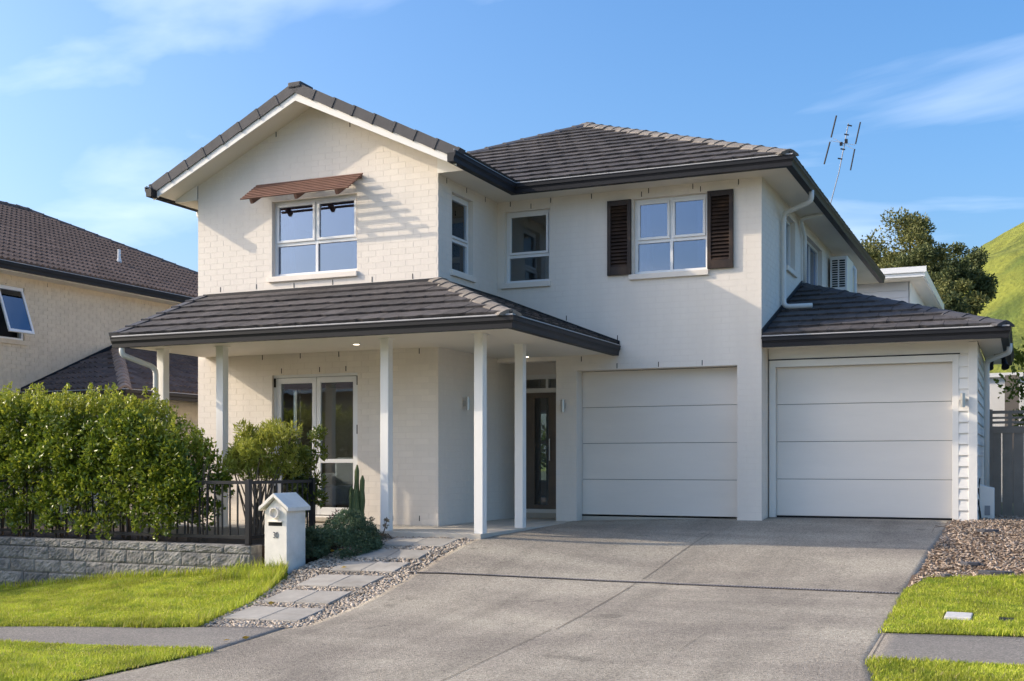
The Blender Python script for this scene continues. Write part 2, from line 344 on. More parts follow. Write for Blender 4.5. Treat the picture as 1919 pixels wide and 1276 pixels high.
# footpath, left and right of the crossing
FB = [(-14, 8.05), (-8.97, 8.25), (-7.34, 8.42), (-6.6, 8.62), (-5.7, 8.72)]      # back edge y by x
FF = [(-14, 7.40), (-8.23, 7.55), (-7.1, 7.63), (-5.7, 7.66)]
def strip_x(name, mat, xs, back, front, n, off, thick=0.):
    V = []; F = []
    for x in xs:
        ys = np.linspace(lerp(front, x), lerp(back, x), n); z = zs(np.full(n, x), ys) + off; V += list(zip([x] * n, ys, z))
    for i in range(len(xs) - 1):
        for j in range(n - 1): F.append((i * n + j, (i + 1) * n + j, (i + 1) * n + j + 1, i * n + j + 1))
    o = npmesh(name, V, F, mat, smooth=True)
    if thick:
        s = o.modifiers.new('thickness', 'SOLIDIFY'); s.thickness = thick; s.offset = -1
    return o
M['road'] = speckle('chip_seal_road', [(.14, .138, .13), (.24, .23, .215), (.29, .28, .26), (.38, .36, .34)], 60, (.85, .85, .87))
struct(strip_x('road', 'road', np.arange(-80, 81, 2.), [(-80, .45), (80, .45)], [(-80, -8.5), (80, -8.5)], 12, -.02))
struct(strip_x('footpath', 'concrete', np.arange(-80, 81, 2.), [(-80, -10.5), (80, -10.5)], [(-80, -12), (80, -12)], 4, .0))
struct(strip_x('footpath', 'footpath', np.append(np.arange(-15, -6.02, .12), -6.01), FB, FF, 10, .004, .08))
RB = [(-1.1, 9.54), (0, 9.66), (5, 10.2)]; RF = [(-1.1, 8.45), (0, 8.54), (5, 9.0)]
struct(strip_x('footpath', 'footpath', np.arange(-1.02, 5, .12), RB, RF, 10, .004, .08))
# turf under the grass
WALLY = 11.22
def lawn_left(x): return lerp(FB, x), (WALLY + .02 if x < -8.2 else 11.25)
struct(strip_x('lawn', 'turf', np.arange(-15, -6.9, .12), [(-15, WALLY), (-8.1, WALLY), (-7.75, 11.25), (-7.55, 10.9), (-7.2, 9.9), (-6.9, 8.75)], FB, 24, -.004))
struct(strip_x('lawn', 'turf', np.arange(-15, -6.0, .1), FF, [(-15, 4.5), (-7.0, 5.0), (-6.5, 5.4), (-6.29, 6.45), (-6.14, 7.17), (-6.0, 7.62)], 24, .012))
struct(strip_x('lawn', 'turf', np.arange(-1.02, 6, .12), [(-1.02, 11.9), (-.9, 12.5), (0, 12.68), (6, 12.8)], RB, 20, .012))
struct(strip_x('lawn', 'turf', np.arange(-.95, 6, .12), RF, [(-.95, 8.3), (-.6, 6.7), (0, 4.2), (6, 4.2)], 24, .012))
struct(strip_x('mulch_bed', 'mulchbed', np.arange(-1.06, 6, .12), [(-1.1, 16.7), (6, 18.3)], [(-1.02, 11.85), (-.9, 12.45), (0, 12.63), (6, 12.75)], 40, .0))
path = struct(strip_x('garden_path', 'gravel', np.arange(-7.72, -5.8, .08), [(-7.72, 12.2), (-7.45, 12.92), (-6.12, 12.92), (-6.1, 10.8), (-5.9, 8.86)], [(-7.72, 11.25), (-7.55, 10.9), (-7.2, 9.9), (-6.92, 8.68), (-5.9, 8.68)], 60, -.035))
struct(strip_x('garden_bed', 'soil', np.arange(-13, -7.3, .15), [(-13, 14.3), (-7.3, 13.3)], [(-13, 11.35), (-8.35, 11.4), (-7.72, 11.7), (-7.4, 12.9)], 30, .0))
bed = struct(MB().box(-14.5, -8.3, WALLY + .18, 14.25, -.9, -.225).build('raised_bed', 'soil'))
slab = struct(MB().prism([(-11.4, 12.90, -.25), (-6.09, 12.90, -.25), (-6.09, 17.2, -.25), (-7.39, 17.2, -.25), (-7.39, 14.28, -.25), (-11.4, 14.28, -.25)], (0, 0, .145)).build('porch_slab', 'concrete', bevel=.008))
# saw-cut joints in the driveway
M['joint'] = material('joint_dirt', (.14, .125, .105), .95, .5, 9)
def cut(pts, wdt=.012):
    b = MB()
    for (xa, ya), (xb, yb) in zip(pts[:-1], pts[1:]):
        n = max(2, int(math.hypot(xb - xa, yb - ya) / .25)); q = Vector((-(yb - ya), xb - xa, 0)).normalized() * wdt / 2
        for i in range(n):
            p0 = Vector((xa + (xb - xa) * i / n, ya + (yb - ya) * i / n, 0)); p1 = Vector((xa + (xb - xa) * (i + 1) / n, ya + (yb - ya) * (i + 1) / n, 0))
            vs = [p0 - q, p1 - q, p1 + q, p0 + q]; vs = [(p.x, p.y, z1(p.x, p.y) + .005) for p in vs]
            b.add(vs, [(0, 1, 2, 3)])
    return b.build('saw_cut', 'joint', drive)
cut([(-3.72, 14.9), (-3.70, 11.85)], .009); cut([(-3.70, 11.6), (-3.6, 9.1)], .009); cut([(-3.64, 9.1), (-3.67, 6.2)], .007); cut([(-2.35, 9.2), (-2.37, 8.5)], .005); cut([(-5.99, 8.7), (-6.03, 7.64)], .006)
cut([(-1.0, 9.54), (-.99, 8.45)], .012); cut([(-5.1, 9.4), (-5.25, 8.75)], .005)
# pavers: six rows of two
rows = [(-6.94, -6.10, 8.98, 9.60), (-7.13, -6.33, 9.86, 10.38), (-7.21, -6.38, 10.59, 11.06), (-7.22, -6.38, 11.26, 11.62), (-7.20, -6.36, 11.80, 12.12), (-7.20, -6.33, 12.34, 12.78)]
for a, b, y0, y1 in rows:
    mid = (a + b) / 2; sh = .10 if y0 < 9.5 else .05 if y0 < 10 else 0
    for xa, xb in ((a, mid - .004), (mid + .004, b)):
        zc = [z1(x + (0 if i < 2 else -sh), y) + .012 for i, (x, y) in enumerate(((xa, y0), (xb, y0), (xb, y1), (xa, y1)))]
        P = [(xa, y0), (xb, y0), (xb - sh, y1), (xa - sh, y1)]
        m = MB().add([(p[0], p[1], z - .05) for p, z in zip(P, zc)] + [(p[0], p[1], z) for p, z in zip(P, zc)], [(0, 3, 2, 1), (4, 5, 6, 7), (0, 1, 5, 4), (1, 2, 6, 5), (2, 3, 7, 6), (3, 0, 4, 7)])
        m.build('paver', 'paver', path, bevel=.006)
# drain grate across the drive
dg = thing('drain_grate', (-3.6, 11.65, z1(-3.6, 11.65)), 'narrow slotted channel drain running across the driveway', 'drain')
DP = [(-6.2, 11.28), (-4.82, 11.48), (-3.55, 11.71), (-2.24, 11.69), (-1.1, 11.66)]
fr = MB(); sl = MB(); xs = np.arange(-6.2, -1.12, .03)
for i, x in enumerate(xs):
    x2 = x + .03; ya, yb = lerp(DP, x), lerp(DP, x2)
    for d0, d1 in ((-.058, -.046), (.046, .058)):
        fr.add([(x, ya + d0, z1(x, ya) + .005), (x2, yb + d0, z1(x2, yb) + .005), (x2, yb + d1, z1(x2, yb) + .005), (x, ya + d1, z1(x, ya) + .005)], [(0, 1, 2, 3)])
    fr.add([(x, ya - .046, z1(x, ya) + .005), (x + .011, ya - .046, z1(x, ya) + .005), (x + .011, ya + .046, z1(x, ya) + .005), (x, ya + .046, z1(x, ya) + .005)], [(0, 1, 2, 3)])
    sl.add([(x, ya - .05, z1(x, ya) + .0025), (x2, yb - .05, z1(x2, yb) + .0025), (x2, yb + .05, z1(x2, yb) + .0025), (x, ya + .05, z1(x, ya) + .0025)], [(0, 1, 2, 3)])
M['grate'] = material('grate_plastic', (.30, .28, .285), .6, .35, .5)
fr.build('grate_bars', 'grate', dg); sl.build('channel', 'dark', dg)

# ------------------------------------------------------------------ the house
YG, YM, XL, XI, XRW, YB = 14.30, 16.27, -11.51, -7.404, -3.355, 26.4
house = thing('house', (-7.4, 18, 0), 'two-storey cream painted brick house with dark tiled roof and two garage doors', 'house')

def wall(name, mat, axis, plane, inward, a0, a1, z0, z1_, openings, thick=.2, parent=house):
    """axis 'Y': wall in plane y=plane spanning x; axis 'X': plane x=plane spanning y; inward = +1/-1 direction of thickness"""
    As = sorted({a0, a1, *[min(max(v, a0), a1) for o in openings for v in o[:2]]}); Zs = sorted({z0, z1_, *[min(max(v, z0), z1_) for o in openings for v in o[2:]]})
    def solid(i, j):
        if i < 0 or j < 0 or i >= len(As) - 1 or j >= len(Zs) - 1: return False
        ca, cz = (As[i] + As[i + 1]) / 2, (Zs[j] + Zs[j + 1]) / 2
        return not any(o[0] < ca < o[1] and o[2] < cz < o[3] for o in openings)
    def P(a, d, z): return (a, plane + inward * d, z) if axis == 'Y' else (plane + inward * d, a, z)
    b = MB()
    for i in range(len(As) - 1):
        for j in range(len(Zs) - 1):
            if not solid(i, j): continue
            A, B, C, D = As[i], As[i + 1], Zs[j], Zs[j + 1]
            for d in (0, thick): b.add([P(A, d, C), P(B, d, C), P(B, d, D), P(A, d, D)], [(0, 1, 2, 3)])
            for (di, dj), (p, q) in {(-1, 0): ((A, C), (A, D)), (1, 0): ((B, C), (B, D)), (0, -1): ((A, C), (B, C)), (0, 1): ((A, D), (B, D))}.items():
                if not solid(i + di, j + dj): b.add([P(p[0], 0, p[1]), P(q[0], 0, q[1]), P(q[0], thick, q[1]), P(p[0], thick, p[1])], [(0, 1, 2, 3)])
    return b.build(name, mat, parent)

BH, BL, PROUD = .086, .24, .0018
def brick_rects(a0, a1, z0, z1_, openings, lim=None, phase=0):
    out = []; r = 0; z = z0
    while z < z1_ - .02:
        zt = min(z + BH, z1_); zm = (z + zt) / 2
        lo, hi = (a0, a1) if lim is None else lim(zt)
        segs = [(max(lo, a0), min(hi, a1))]
        for o in openings:
            if o[2] < zm < o[3]:
                segs = [s for (p, q) in segs for s in ((p, min(q, o[0])), (max(p, o[1]), q)) if s[1] - s[0] > .015]
        for p, q in segs:
            k = math.floor((p - a0) / BL) - 1
            while True:
                s = a0 + k * BL + (BL / 2 if (r + phase) % 2 else 0); k += 1
                if s >= q: break
                e = s + BL; s2, e2 = max(s, p), min(e, q)
                if e2 - s2 > .03: out.append((s2 + .0028, e2 - .0028, z + .0028, zt - .0028, e2 - s2 > BL - .001 and zt - z > BH - .001))
        z += BH; r += 1
    return out
def brick_verts(axis, plane, out, a, b, c, d, pr=PROUD, base=-.002):
    i = .0022
    pts = [(a, base, c), (b, base, c), (b, base, d), (a, base, d), (a + i, pr, c + i), (b - i, pr, c + i), (b - i, pr, d - i), (a + i, pr, d - i)]
    return [((p[0], plane + out * p[1], p[2]) if axis == 'Y' else (plane + out * p[1], p[0], p[2])) for p in pts]
BF = [(4, 5, 6, 7), (0, 1, 5, 4), (1, 2, 6, 5), (2, 3, 7, 6), (3, 0, 4, 7)]
BRICK_ME = MB().add(brick_verts('Y', 0, -1, -BL / 2 + .0028, BL / 2 - .0028, -BH / 2 + .0028, BH / 2 - .0028), BF).data('brick', 'brick')

def lay_bricks(specs, wallobj, thing_obj, n_single, mat='brick', pr=PROUD):
    full = []; rest = MB(); singles = 0
    for axis, plane, out, rects, can_single in specs:
        for a, b, c, d, fl in rects:
            ctr = Vector(((a + b) / 2, plane, (c + d) / 2)) if axis == 'Y' else Vector((plane, (a + b) / 2, (c + d) / 2))
            if fl and can_single and axis == 'Y': full.append(((ctr - CAM).length, ctr))
            else: rest.add(brick_verts(axis, plane, out, a, b, c, d, pr), BF)
    full.sort(key=lambda t: t[0])
    for k, (dist, c) in enumerate(full):
        if k < n_single: inst('brick', BRICK_ME, Matrix.Translation(c), wallobj)
        else: rest.add(brick_verts('Y', c.y, -1, c.x - BL / 2 + .0028, c.x + BL / 2 - .0028, c.z - BH / 2 + .0028, c.z + BH / 2 - .0028, pr), BF)
    o = rest.build('brickwork', mat, thing_obj); o['kind'] = 'stuff'; return o

TP = .4645                                   # main roof pitch 25 degrees
GC = (XL + XI) / 2
opG = [(-10.157, -8.705, 3.505, 4.612), (-10.157, -8.696, -.02, 2.06)]
opM = [(-7.28, -6.54, 3.505, 4.60), (-5.224, -4.123, 3.515, 4.612), (-6.107, -3.70, -.3, 2.14), (XI, -6.437, -.3, 2.30)]
opR = [(14.722, 15.41, 3.49, 4.60)]
opS = [(18.06, 18.85, 3.80, 4.60), (19.93, 21.56, 3.55, 4.60)]
ZT = 4.78
gw = wall('gable_wall', 'mortar', 'Y', YG, 1, XL, XI, -.25, ZT, opG)
gz = lambda x: 5.935 - abs(x - GC) * TP      # underside of raked soffit at the wall
MB().prism([(XL, YG, ZT), (XI, YG, ZT), (XI, YG, gz(XI)), (GC, YG, gz(GC)), (XL, YG, gz(XL))], (0, .2, 0)).build('gable_peak', 'mortar', house)
mw = wall('main_wall', 'mortar', 'Y', YM, 1, XI, XRW, -.25, ZT, opM)
wall('return_wall', 'mortar', 'X', XI, -1, YG + .2, YM + .2, -.25, ZT, opR)
wall('entry_side_wall', 'mortar', 'X', XI, -1, YM + .2, 17.16, -.25, 2.6, [])
wall('side_wall', 'mortar', 'X', XRW, -1, YM + .2, YB - .2, -.25, ZT, opS)
wall('side_wall', 'mortar', 'X', XL, 1, YG + .2, YB - .2, -.25, ZT, [(14.75, 16.75, .35, 2.05), (21, 24, .35, 2.05)])
wall('rear_wall', 'mortar', 'Y', YB, -1, XL, XRW, -.25, ZT, [(-11.05, -10.40, .30, 2.05), (-9.6, -7.0, .0, 2.1)])
lim = lambda z: (GC - (5.935 - z) / TP, GC + (5.935 - z) / TP) if z > gz(XL) else (XL, XI)
Z0 = -.10
specs = [('Y', YG, -1, brick_rects(XL, XI, Z0, 5.90, opG, lim), True),
         ('Y', YM, -1, brick_rects(XI, XRW, Z0, ZT, opM), False),
         ('X', XI, 1, brick_rects(YG, YM, Z0, ZT, opR, phase=1), False),
         ('X', XI, 1, brick_rects(YM, 17.16, Z0, 2.36, []), False),
         ('X', XRW, 1, brick_rects(YM, YB - .2, Z0, ZT, opS, phase=1), False)]
lay_bricks(specs, gw, house, 300)
# garage reveals already come with the wall thickness
# open perpends (weep slots) above openings, flashings and under the soffit
def weeps(axis, plane, out, pts, h=.074):
    for a, z in pts:
        b = MB()
        if axis == 'Y': b.box(a - .0055, a + .0055, plane + min(0, out) * .0052, plane + max(0, out) * .0052 + .001, z - h / 2, z + h / 2)
        else: b.box(plane - .001, plane + .0052, a - .0055, a + .0055, z - h / 2, z + h / 2)
        b.build('weep_slot', 'dark', house)
weeps('Y', YG, -1, [(-11.09, 3.376), (-10.435, 3.38), (-9.771, 3.36), (-9.108, 3.362), (-8.455, 3.363), (-7.804, 3.365), (-10.085, 5.60), (-8.821, 5.60), (-9.99, 2.115), (-9.331, 2.115), (-8.887, 2.115), (-9.662, 2.325), (-9.006, 2.325), (-10.328, 2.325), (-7.699, 2.32), (-8.121, -.014), (-7.696, -.006)])
weeps('Y', YM, -1, [(-6.843, 4.656), (-6.522, 4.715), (-5.87, 4.715), (-5.099, 4.673), (-4.992, 4.715), (-4.336, 4.715), (-4.224, 4.667), (-3.68, 4.715), (-7.185, 4.715), (-5.466, 2.60), (-6.269, 2.93), (-5.474, 2.19), (-4.844, 2.19), (-4.2, 2.19), (-6.031, 2.31)])
weeps('X', XI, 1, [(14.553, 4.715), (15.19, 4.715), (15.826, 4.715)])

# --- tiled roof faces
def cut_tile(xb0, xb1, xt0, xt1, L, th=.036):
    return MB().add([(xb0, 0, .006), (xb1, 0, .006), (xt1, L, -.008), (xt0, L, -.008), (xb0, 0, .006 + th), (xb1, 0, .006 + th), (xt1, L, .012), (xt0, L, .012)],
                    [(4, 5, 6, 7), (0, 1, 5, 4), (1, 2, 6, 5), (2, 3, 7, 6), (3, 0, 4, 7)])
def flat_tile(tw, L, seed):
    r = random.Random(seed); n = 6; b = MB(); V = []; top = []; bot = []; up = []
    for i in range(n + 1):
        x = .003 + (tw - .006) * i / n; wob = r.uniform(-.006, .006); dish = -.005 * math.sin(math.pi * i / n)
        bot.append((x, wob + .010, .0)); top.append((x, wob, .044 + dish)); up.append((x, L, .012 + dish * .4))
    V = bot + top + up; m = n + 1; F = []
    for i in range(n):
        F += [(i, i + 1, m + i + 1, m + i), (m + i, m + i + 1, 2 * m + i + 1, 2 * m + i)]
    V += [(.003, L, -.008), (tw - .003, L, -.008)]; F += [(0, m, 2 * m, 3 * m), (n, 3 * m + 1, 2 * m + n, m + n)]
    return b.add(V, F)
def roman_tile(tw, L, seed):
    n = 10; bot = []; top = []; up = []
    for i in range(n + 1):
        x = tw * i / n; h = .052 * (0.5 - .5 * math.cos(4 * math.pi * i / n)) 
        bot.append((x, 0, .0)); top.append((x, 0, .030 + h)); up.append((x, L, .004 + h))
    V = bot + top + up; m = n + 1; F = []
    for i in range(n): F += [(i, i + 1, m + i + 1, m + i), (m + i, m + i + 1, 2 * m + i + 1, 2 * m + i)]
    return MB().add(V, F)
TW, TL = .298, .345
FLAT = [flat_tile(TW, TL * 1.09, s).data('tile', 'tile') for s in range(5)]
ROMAN = [roman_tile(TW, TL * 1.06, 1).data('roman_tile', 'ntile', smooth=False)]
def roof_face(roof, P0, U, V, left, right, vmax, variants, n_single, matname, thing_obj, stagger=True, jitter=.004):
    """tiles laid from the eave up; left/right give the u limits at height v"""
    P0, U, V = Vector(P0), Vector(U).normalized(), Vector(V).normalized(); Nn = U.cross(V)
    B = Matrix((U, V, Nn)).transposed().to_4x4(); L = TL * 1.09; fulls = []; rest = MB(); cuts = []
    i = 0
    while i * TL < vmax - .05:
        v0 = i * TL; v1 = min(v0 + L, vmax); l0, r0, l1, r1 = left(v0), right(v0), left(v1), right(v1)
        k0 = math.floor(min(l0, l1) / TW) - 1; k = k0
        while True:
            s = k * TW + (TW / 2 if stagger and i % 2 else 0); k += 1
            if s > max(r0, r1): break
            e = s + TW; b0, b1, t0, t1 = max(s, l0), min(e, r0), max(s, l1), min(e, r1)
            if b1 - b0 < .012: continue
            vt = v1
            if t1 - t0 < .004:                  # the hip crosses this tile: stop where it leaves
                fn, lim_ = (left, e) if left(v1) > e - .004 else (right, s)
                lo, hi = v0, v1
                for _ in range(18):
                    md = (lo + hi) / 2
                    inside_ = fn(md) < lim_ if fn is left else fn(md) > lim_
                    lo, hi = (md, hi) if inside_ else (lo, md)
                vt = max(lo, v0 + .01); t0 = t1 = lim_; t0 -= .004; t1 += .004
            full = b0 == s and b1 == e and t0 == s and t1 == e and v1 == v0 + L
            pos = P0 + U * (s if full else 0) + V * v0
            if full: fulls.append(((pos - CAM).length, pos))
            else: cuts.append((pos, (b0 + .002, b1 - .002, t0 + .002, t1 - .002, vt - v0)))
        i += 1
    fulls.sort(key=lambda t: t[0])
    for j, (dist, pos) in enumerate(fulls):
        me = random.choice(variants); q = pos + V * random.uniform(-jitter, jitter) + Nn * random.uniform(0, jitter)
        T = Matrix.Translation(q) @ B
        if j < n_single: inst('tile', me, T, roof)
        else: rest.add([T @ v.co for v in me.vertices], [tuple(p.vertices) for p in me.polygons])
    for pos, c in cuts:
        m = cut_tile(*c); T = Matrix.Translation(pos) @ B
        if n_single:
            inst('tile', m.data('tile', matname), T, roof)
        else: rest.add([T @ Vector(p) for p in m.v], m.f)
    if rest.v:
        o = rest.build('tile_field', matname, roof); o['kind'] = 'stuff'
def cap_mesh(w, h, L, mat, n=4, lip=.007):
    prof = [(-w, -h * .95), (-w * .86, -h * .55), (-w * .35, 0), (0, h * .18), (w * .35, 0), (w * .86, -h * .55), (w, -h * .95)]
    V = []; F = []
    for y, e in ((0, lip), (.03, lip), (.031, 0), (L, -.004)): V += [(x * (1 + e * 2), y, z + e) for x, z in prof]
    m = len(prof)
    for j in range(3):
        for i in range(m - 1): F.append((j * m + i, j * m + i + 1, (j + 1) * m + i + 1, (j + 1) * m + i))
    F.append(tuple(range(m)))
    return MB().add(V, F).data('cap_tile', mat)
def caps(roof, A, B, me, step, drop=0., name='cap_tile'):
    A, B = Vector(A), Vector(B); d = (B - A); L = d.length; d.normalize(); x = d.cross(Vector((0, 0, 1))).normalized(); z = x.cross(d)
    base = Matrix((x, d, z)).transposed().to_4x4(); n = int(L / step)
    for i in range(n + 1):
        p = A + d * min(i * step, L - .1) + Vector((0, 0, drop + random.uniform(0, .005)))
        inst(name, me, Matrix.Translation(p) @ base @ Matrix.Rotation(R(random.uniform(-.5, .5)) - .016, 4, 'X'), roof)
CAP = cap_mesh(.15, .072, .41, 'tile_light'); CAPD = cap_mesh(.15, .072, .41, 'tile_dark'); CAPN = cap_mesh(.13, .09, .41, 'ntile')

def face_frame(normal_dir, slope):       # normal_dir: downhill horizontal direction
    n = Vector(normal_dir); up = Vector((-n.x, -n.y, slope)).normalized(); return up
def underlay(name, pts, parent, drop=.012):
    return MB().prism([Vector(p) - Vector((0, 0, drop + .03)) for p in pts], (0, 0, .03)).build(name, 'underlay', parent)

EZ = 4.905                                  # eave line of the tiles, upper roof
E0x, E1x, E0y = -12.0, -2.87, 15.79         # tile eave
RX = (E0x + E1x) / 2; HS = (E1x - E0x) / 2; RY = E0y + HS; RZ = EZ + HS * TP; E1y = 26.85; RY2 = E1y - HS
mr = MB().prism([Vector(p) - Vector((0, 0, .05)) for p in ((E0x, E0y, EZ), (E1x, E0y, EZ), (RX, RY, RZ))], (0, 0, .03))
main_roof = mr.build('main_roof', 'underlay', house)
A_, B_, C_, D_ = (E0x, E0y, EZ), (E1x, E0y, EZ), (E1x, E1y, EZ), (E0x, E1y, EZ); R1, R2 = (RX, RY, RZ), (RX, RY2, RZ)
underlay('roof_underlay', [B_, C_, R2, R1], main_roof); underlay('roof_underlay', [C_, D_, R2], main_roof); underlay('roof_underlay', [D_, A_, R1, R2], main_roof)
sl_ = math.sqrt(1 + TP * TP); W_ = E1x - E0x
roof_face(main_roof, A_, (1, 0, 0), (0, 1, TP), lambda v: max(v / sl_, 3.55 - (v / sl_) * 1.0), lambda v: W_ - v / sl_, HS * sl_, FLAT, 300, 'tile', house)
roof_face(main_roof, B_, (0, 1, 0), (-1, 0, TP), lambda v: v / sl_, lambda v: (E1y - E0y) - v / sl_, HS * sl_, FLAT, 0, 'tile', house)
roof_face(main_roof, D_, (0, -1, 0), (1, 0, TP), lambda v: v / sl_, lambda v: (E1y - E0y) - v / sl_, HS * sl_, FLAT, 0, 'tile', house)
caps(main_roof, B_, R1, CAP, .36, .045); caps(main_roof, A_, R1, CAPD, .36, .045); caps(main_roof, R1, R2, CAP, .36, .05)

# gable roof
GW = (XI - XL) / 2 + .51; AZ = EZ + GW * TP; gx0, gx1 = GC - GW, GC + GW; VY = 13.87
BKY = E0y + GW + .6
gr = MB().prism([Vector(p) - Vector((0, 0, .06)) for p in ((gx0, VY + .02, EZ), (GC, VY + .02, AZ), (GC, BKY, AZ), (gx0, BKY, EZ))], (0, 0, .04)).build('gable_roof', 'underlay', house)
MB().prism([Vector(p) - Vector((0, 0, .06)) for p in ((GC, VY + .02, AZ), (gx1, VY + .02, EZ), (gx1, E0y + .02, EZ), (GC, BKY, AZ))], (0, 0, .04)).build('roof_underlay', 'underlay', gr)
roof_face(gr, (gx0, BKY, EZ), (0, -1, 0), (1, 0, TP), lambda v: 0, lambda v: BKY - VY - .05, GW * sl_, FLAT, 0, 'tile', house)
roof_face(gr, (gx1, VY + .05, EZ), (0, 1, 0), (-1, 0, TP), lambda v: 0, lambda v: (E0y - VY) + v / sl_, GW * sl_, FLAT, 0, 'tile', house)
caps(gr, (GC, VY + .2, AZ), (GC, BKY, AZ), CAP, .36, .05)
# barge tiles, barge boards and raked soffit on the gable front
def barge(roof, A, B, yfront, mat='tile_dark'):
    A, B = Vector(A), Vector(B); d = (B - A); L = d.length; d.normalize(); n = max(1, round(L / TL)); st = L / n
    up = Vector((0, -1, 0)).cross(d); up = up if up.z > 0 else -up
    m = MB()
    # local x = along the rake, y = back into the roof, z = up; lower end is the thicker lip
    for x0, x1, e in ((0, .035, .008), (.035, st + .03, 0)):
        m.box(x0, x1, -e, .17, -.105 - e * .5, .036 + e)
    me = m.data('barge_tile', mat)
    y = Vector((0, 1, 0)); base = Matrix((d, y, up)).transposed().to_4x4()
    for i in range(n):
        p = A + d * (i * st); p.y = yfront
        inst('barge_tile', me, Matrix.Translation(p) @ base @ Matrix.Rotation(-.03 if True else 0, 4, 'Y'), roof)
barge(gr, (gx0 - .03, VY, EZ + .0), (GC - .02, VY, AZ + .01), VY - .02)
barge(gr, (gx1 + .03, VY, EZ + .0), (GC + .02, VY, AZ + .01), VY - .02)
MB().box(GC - .11, GC + .11, VY - .035, VY + .3, AZ - .02, AZ + .065).build('apex_tile', 'tile_dark', gr, bevel=.02)
def rake(name, mat, xa, xb, off0, off1, ya, yb):
    za, zb = EZ + (GW - abs(xa - GC)) * TP, EZ + (GW - abs(xb - GC)) * TP
    MB().prism([(xa, ya, za + off0), (xb, ya, zb + off0), (xb, ya, zb + off1), (xa, ya, za + off1)], (0, yb - ya, 0)).build(name, mat, gr)
for s in (-1, 1):
    rake('barge_board', 'trim', GC + s * (GW - .02), GC, -.195, -.075, VY, VY + .02)
    rake('raked_soffit', 'soffit', GC + s * (GW - .06), GC, -.165, -.150, VY + .02, YG + .002)
    xe = GC + s * GW; xw = XI if s > 0 else XL
    zt = lambda x: EZ + (GW - abs(x - GC)) * TP - .16
    MB().prism([(xw + s * .002, YG - .03, 4.755), (xe - s * .1, YG - .03, 4.755), (xe - s * .1, YG - .03, zt(xe - s * .1) + .01), (xw + s * .002, YG - .03, zt(xw))], (0, .02, 0)).build('eave_end_panel', 'trim', gr)

# --- gutters
GP = [(0, 0), (.007, -.006), (.007, -.014), (0, -.02), (-.002, -.060), (-.010, -.066), (-.022, -.095), (-.026, -.145), (-.12, -.145), (-.12, -.03), (-.014, -.03), (-.014, 0)]
def gutter(pts, z, name='gutter', prof=GP, mat='gutter', parent=house, lip=True):
    pts = [Vector((p[0], p[1], 0)) for p in pts]; b = MB(); m = len(prof)
    for i, p in enumerate(pts):
        ds = []
        if i > 0: ds.append((p - pts[i - 1]).normalized())
        if i < len(pts) - 1: ds.append((pts[i + 1] - p).normalized())
        ns = [Vector((d.y, -d.x, 0)) for d in ds]
        nn = sum(ns, Vector()); nn = nn / nn.length_squared * (len(ns) if len(ns) == 1 else 2) if nn.length > 0 else ns[0]
        b.v += [tuple(p + nn * o + Vector((0, 0, z + h))) for o, h in prof]
    for i in range(len(pts) - 1):
        for j in range(m): b.f.append((i * m + j, i * m + (j + 1) % m, (i + 1) * m + (j + 1) % m, (i + 1) * m + j))
    b.f.append(tuple(range(m))); b.f.append(tuple((len(pts) - 1) * m + j for j in range(m)))
    o = b.build(name, mat, parent)
    if lip:
        gutter(pts, z + .012, 'gutter_lip', [(-.016, -.011), (-.016, .004), (-.024, .004), (-.024, -.011)], 'lip', o, False)
    return o
gutter([(-6.862, 13.74), (-6.862, 15.74), (-2.82, 15.74), (-2.82, 26.9)], 4.89)
gutter([(-12.05, 26.9), (-12.05, 13.74)], 4.89)
PZ, PE, PX, PXL = 2.48, 12.33, -5.41, -11.40
gutter([(PXL, PE), (PX, PE), (PX, 16.235)], PZ)
G2E, G2X, G2Z = 16.2, -.16, 2.52
gutter([(-3.34, G2E), (G2X, G2E), (G2X, 20.9)], G2Z)

# --- soffits
def soffit(name, poly, z, parent=house, th=.02):
    return MB().prism([(x, y, z) for x, y in poly], (0, 0, th)).build(name, 'soffit', parent)
soffit('soffit', [(XI, YG - .01), (-6.95, YG - .01), (-6.95, 15.83), (-2.91, 15.83), (-2.91, 26.8), (XRW, 26.8), (XRW, YM), (XI, YM)], 4.755)
soffit('soffit', [(XL, YG - .01), (-11.96, YG - .01), (-11.96, 26.8), (XL, 26.8)], 4.755)
soffit('soffit', [(XL, YB), (XRW, YB), (XRW, 26.8), (XL, 26.8)], 4.755)
PS = 2.362
soffit('porch_soffit', [(-11.38, 12.42), (-5.5, 12.42), (-5.5, 16.262), (-6.44, 16.262), (-6.44, 17.15), (XI + .006, 17.15), (XI + .006, YG - .006), (-11.38, YG - .006)], PS)
# --- porch roof
PP = .405; PT = YG - .02; rise = PT - (PE + .05); pr_ = MB()
pa, pb, pc, pd = (PXL - .02, PE + .05, PZ + .015), (PX - .05, PE + .05, PZ + .015), (PX - .05 - rise, PT, PZ + .015 + rise * PP), (PXL - .02, PT, PZ + .015 + rise * PP)
porch_roof = pr_.prism([Vector(p) - Vector((0, 0, .05)) for p in (pa, pb, pc, pd)], (0, 0, .03)).build('porch_roof', 'underlay', house)
pe = (PX - .05, YM - .01, PZ + .015); pf = (PX - .05 - rise, YM - .01, PZ + .015 + rise * PP)
underlay('roof_underlay', [pb, pe, pf, pc], porch_roof)
sp_ = math.sqrt(1 + PP * PP); WP = pb[0] - pa[0]
roof_face(porch_roof, pa, (1, 0, 0), (0, 1, PP), lambda v: .02, lambda v: WP - v / sp_, rise * sp_, FLAT, 300, 'tile', house)
roof_face(porch_roof, pb, (0, 1, 0), (-1, 0, PP), lambda v: v / sp_, lambda v: pe[1] - pb[1], rise * sp_, FLAT, 300, 'tile', house)
caps(porch_roof, pb, pc, CAP, .34, .04)
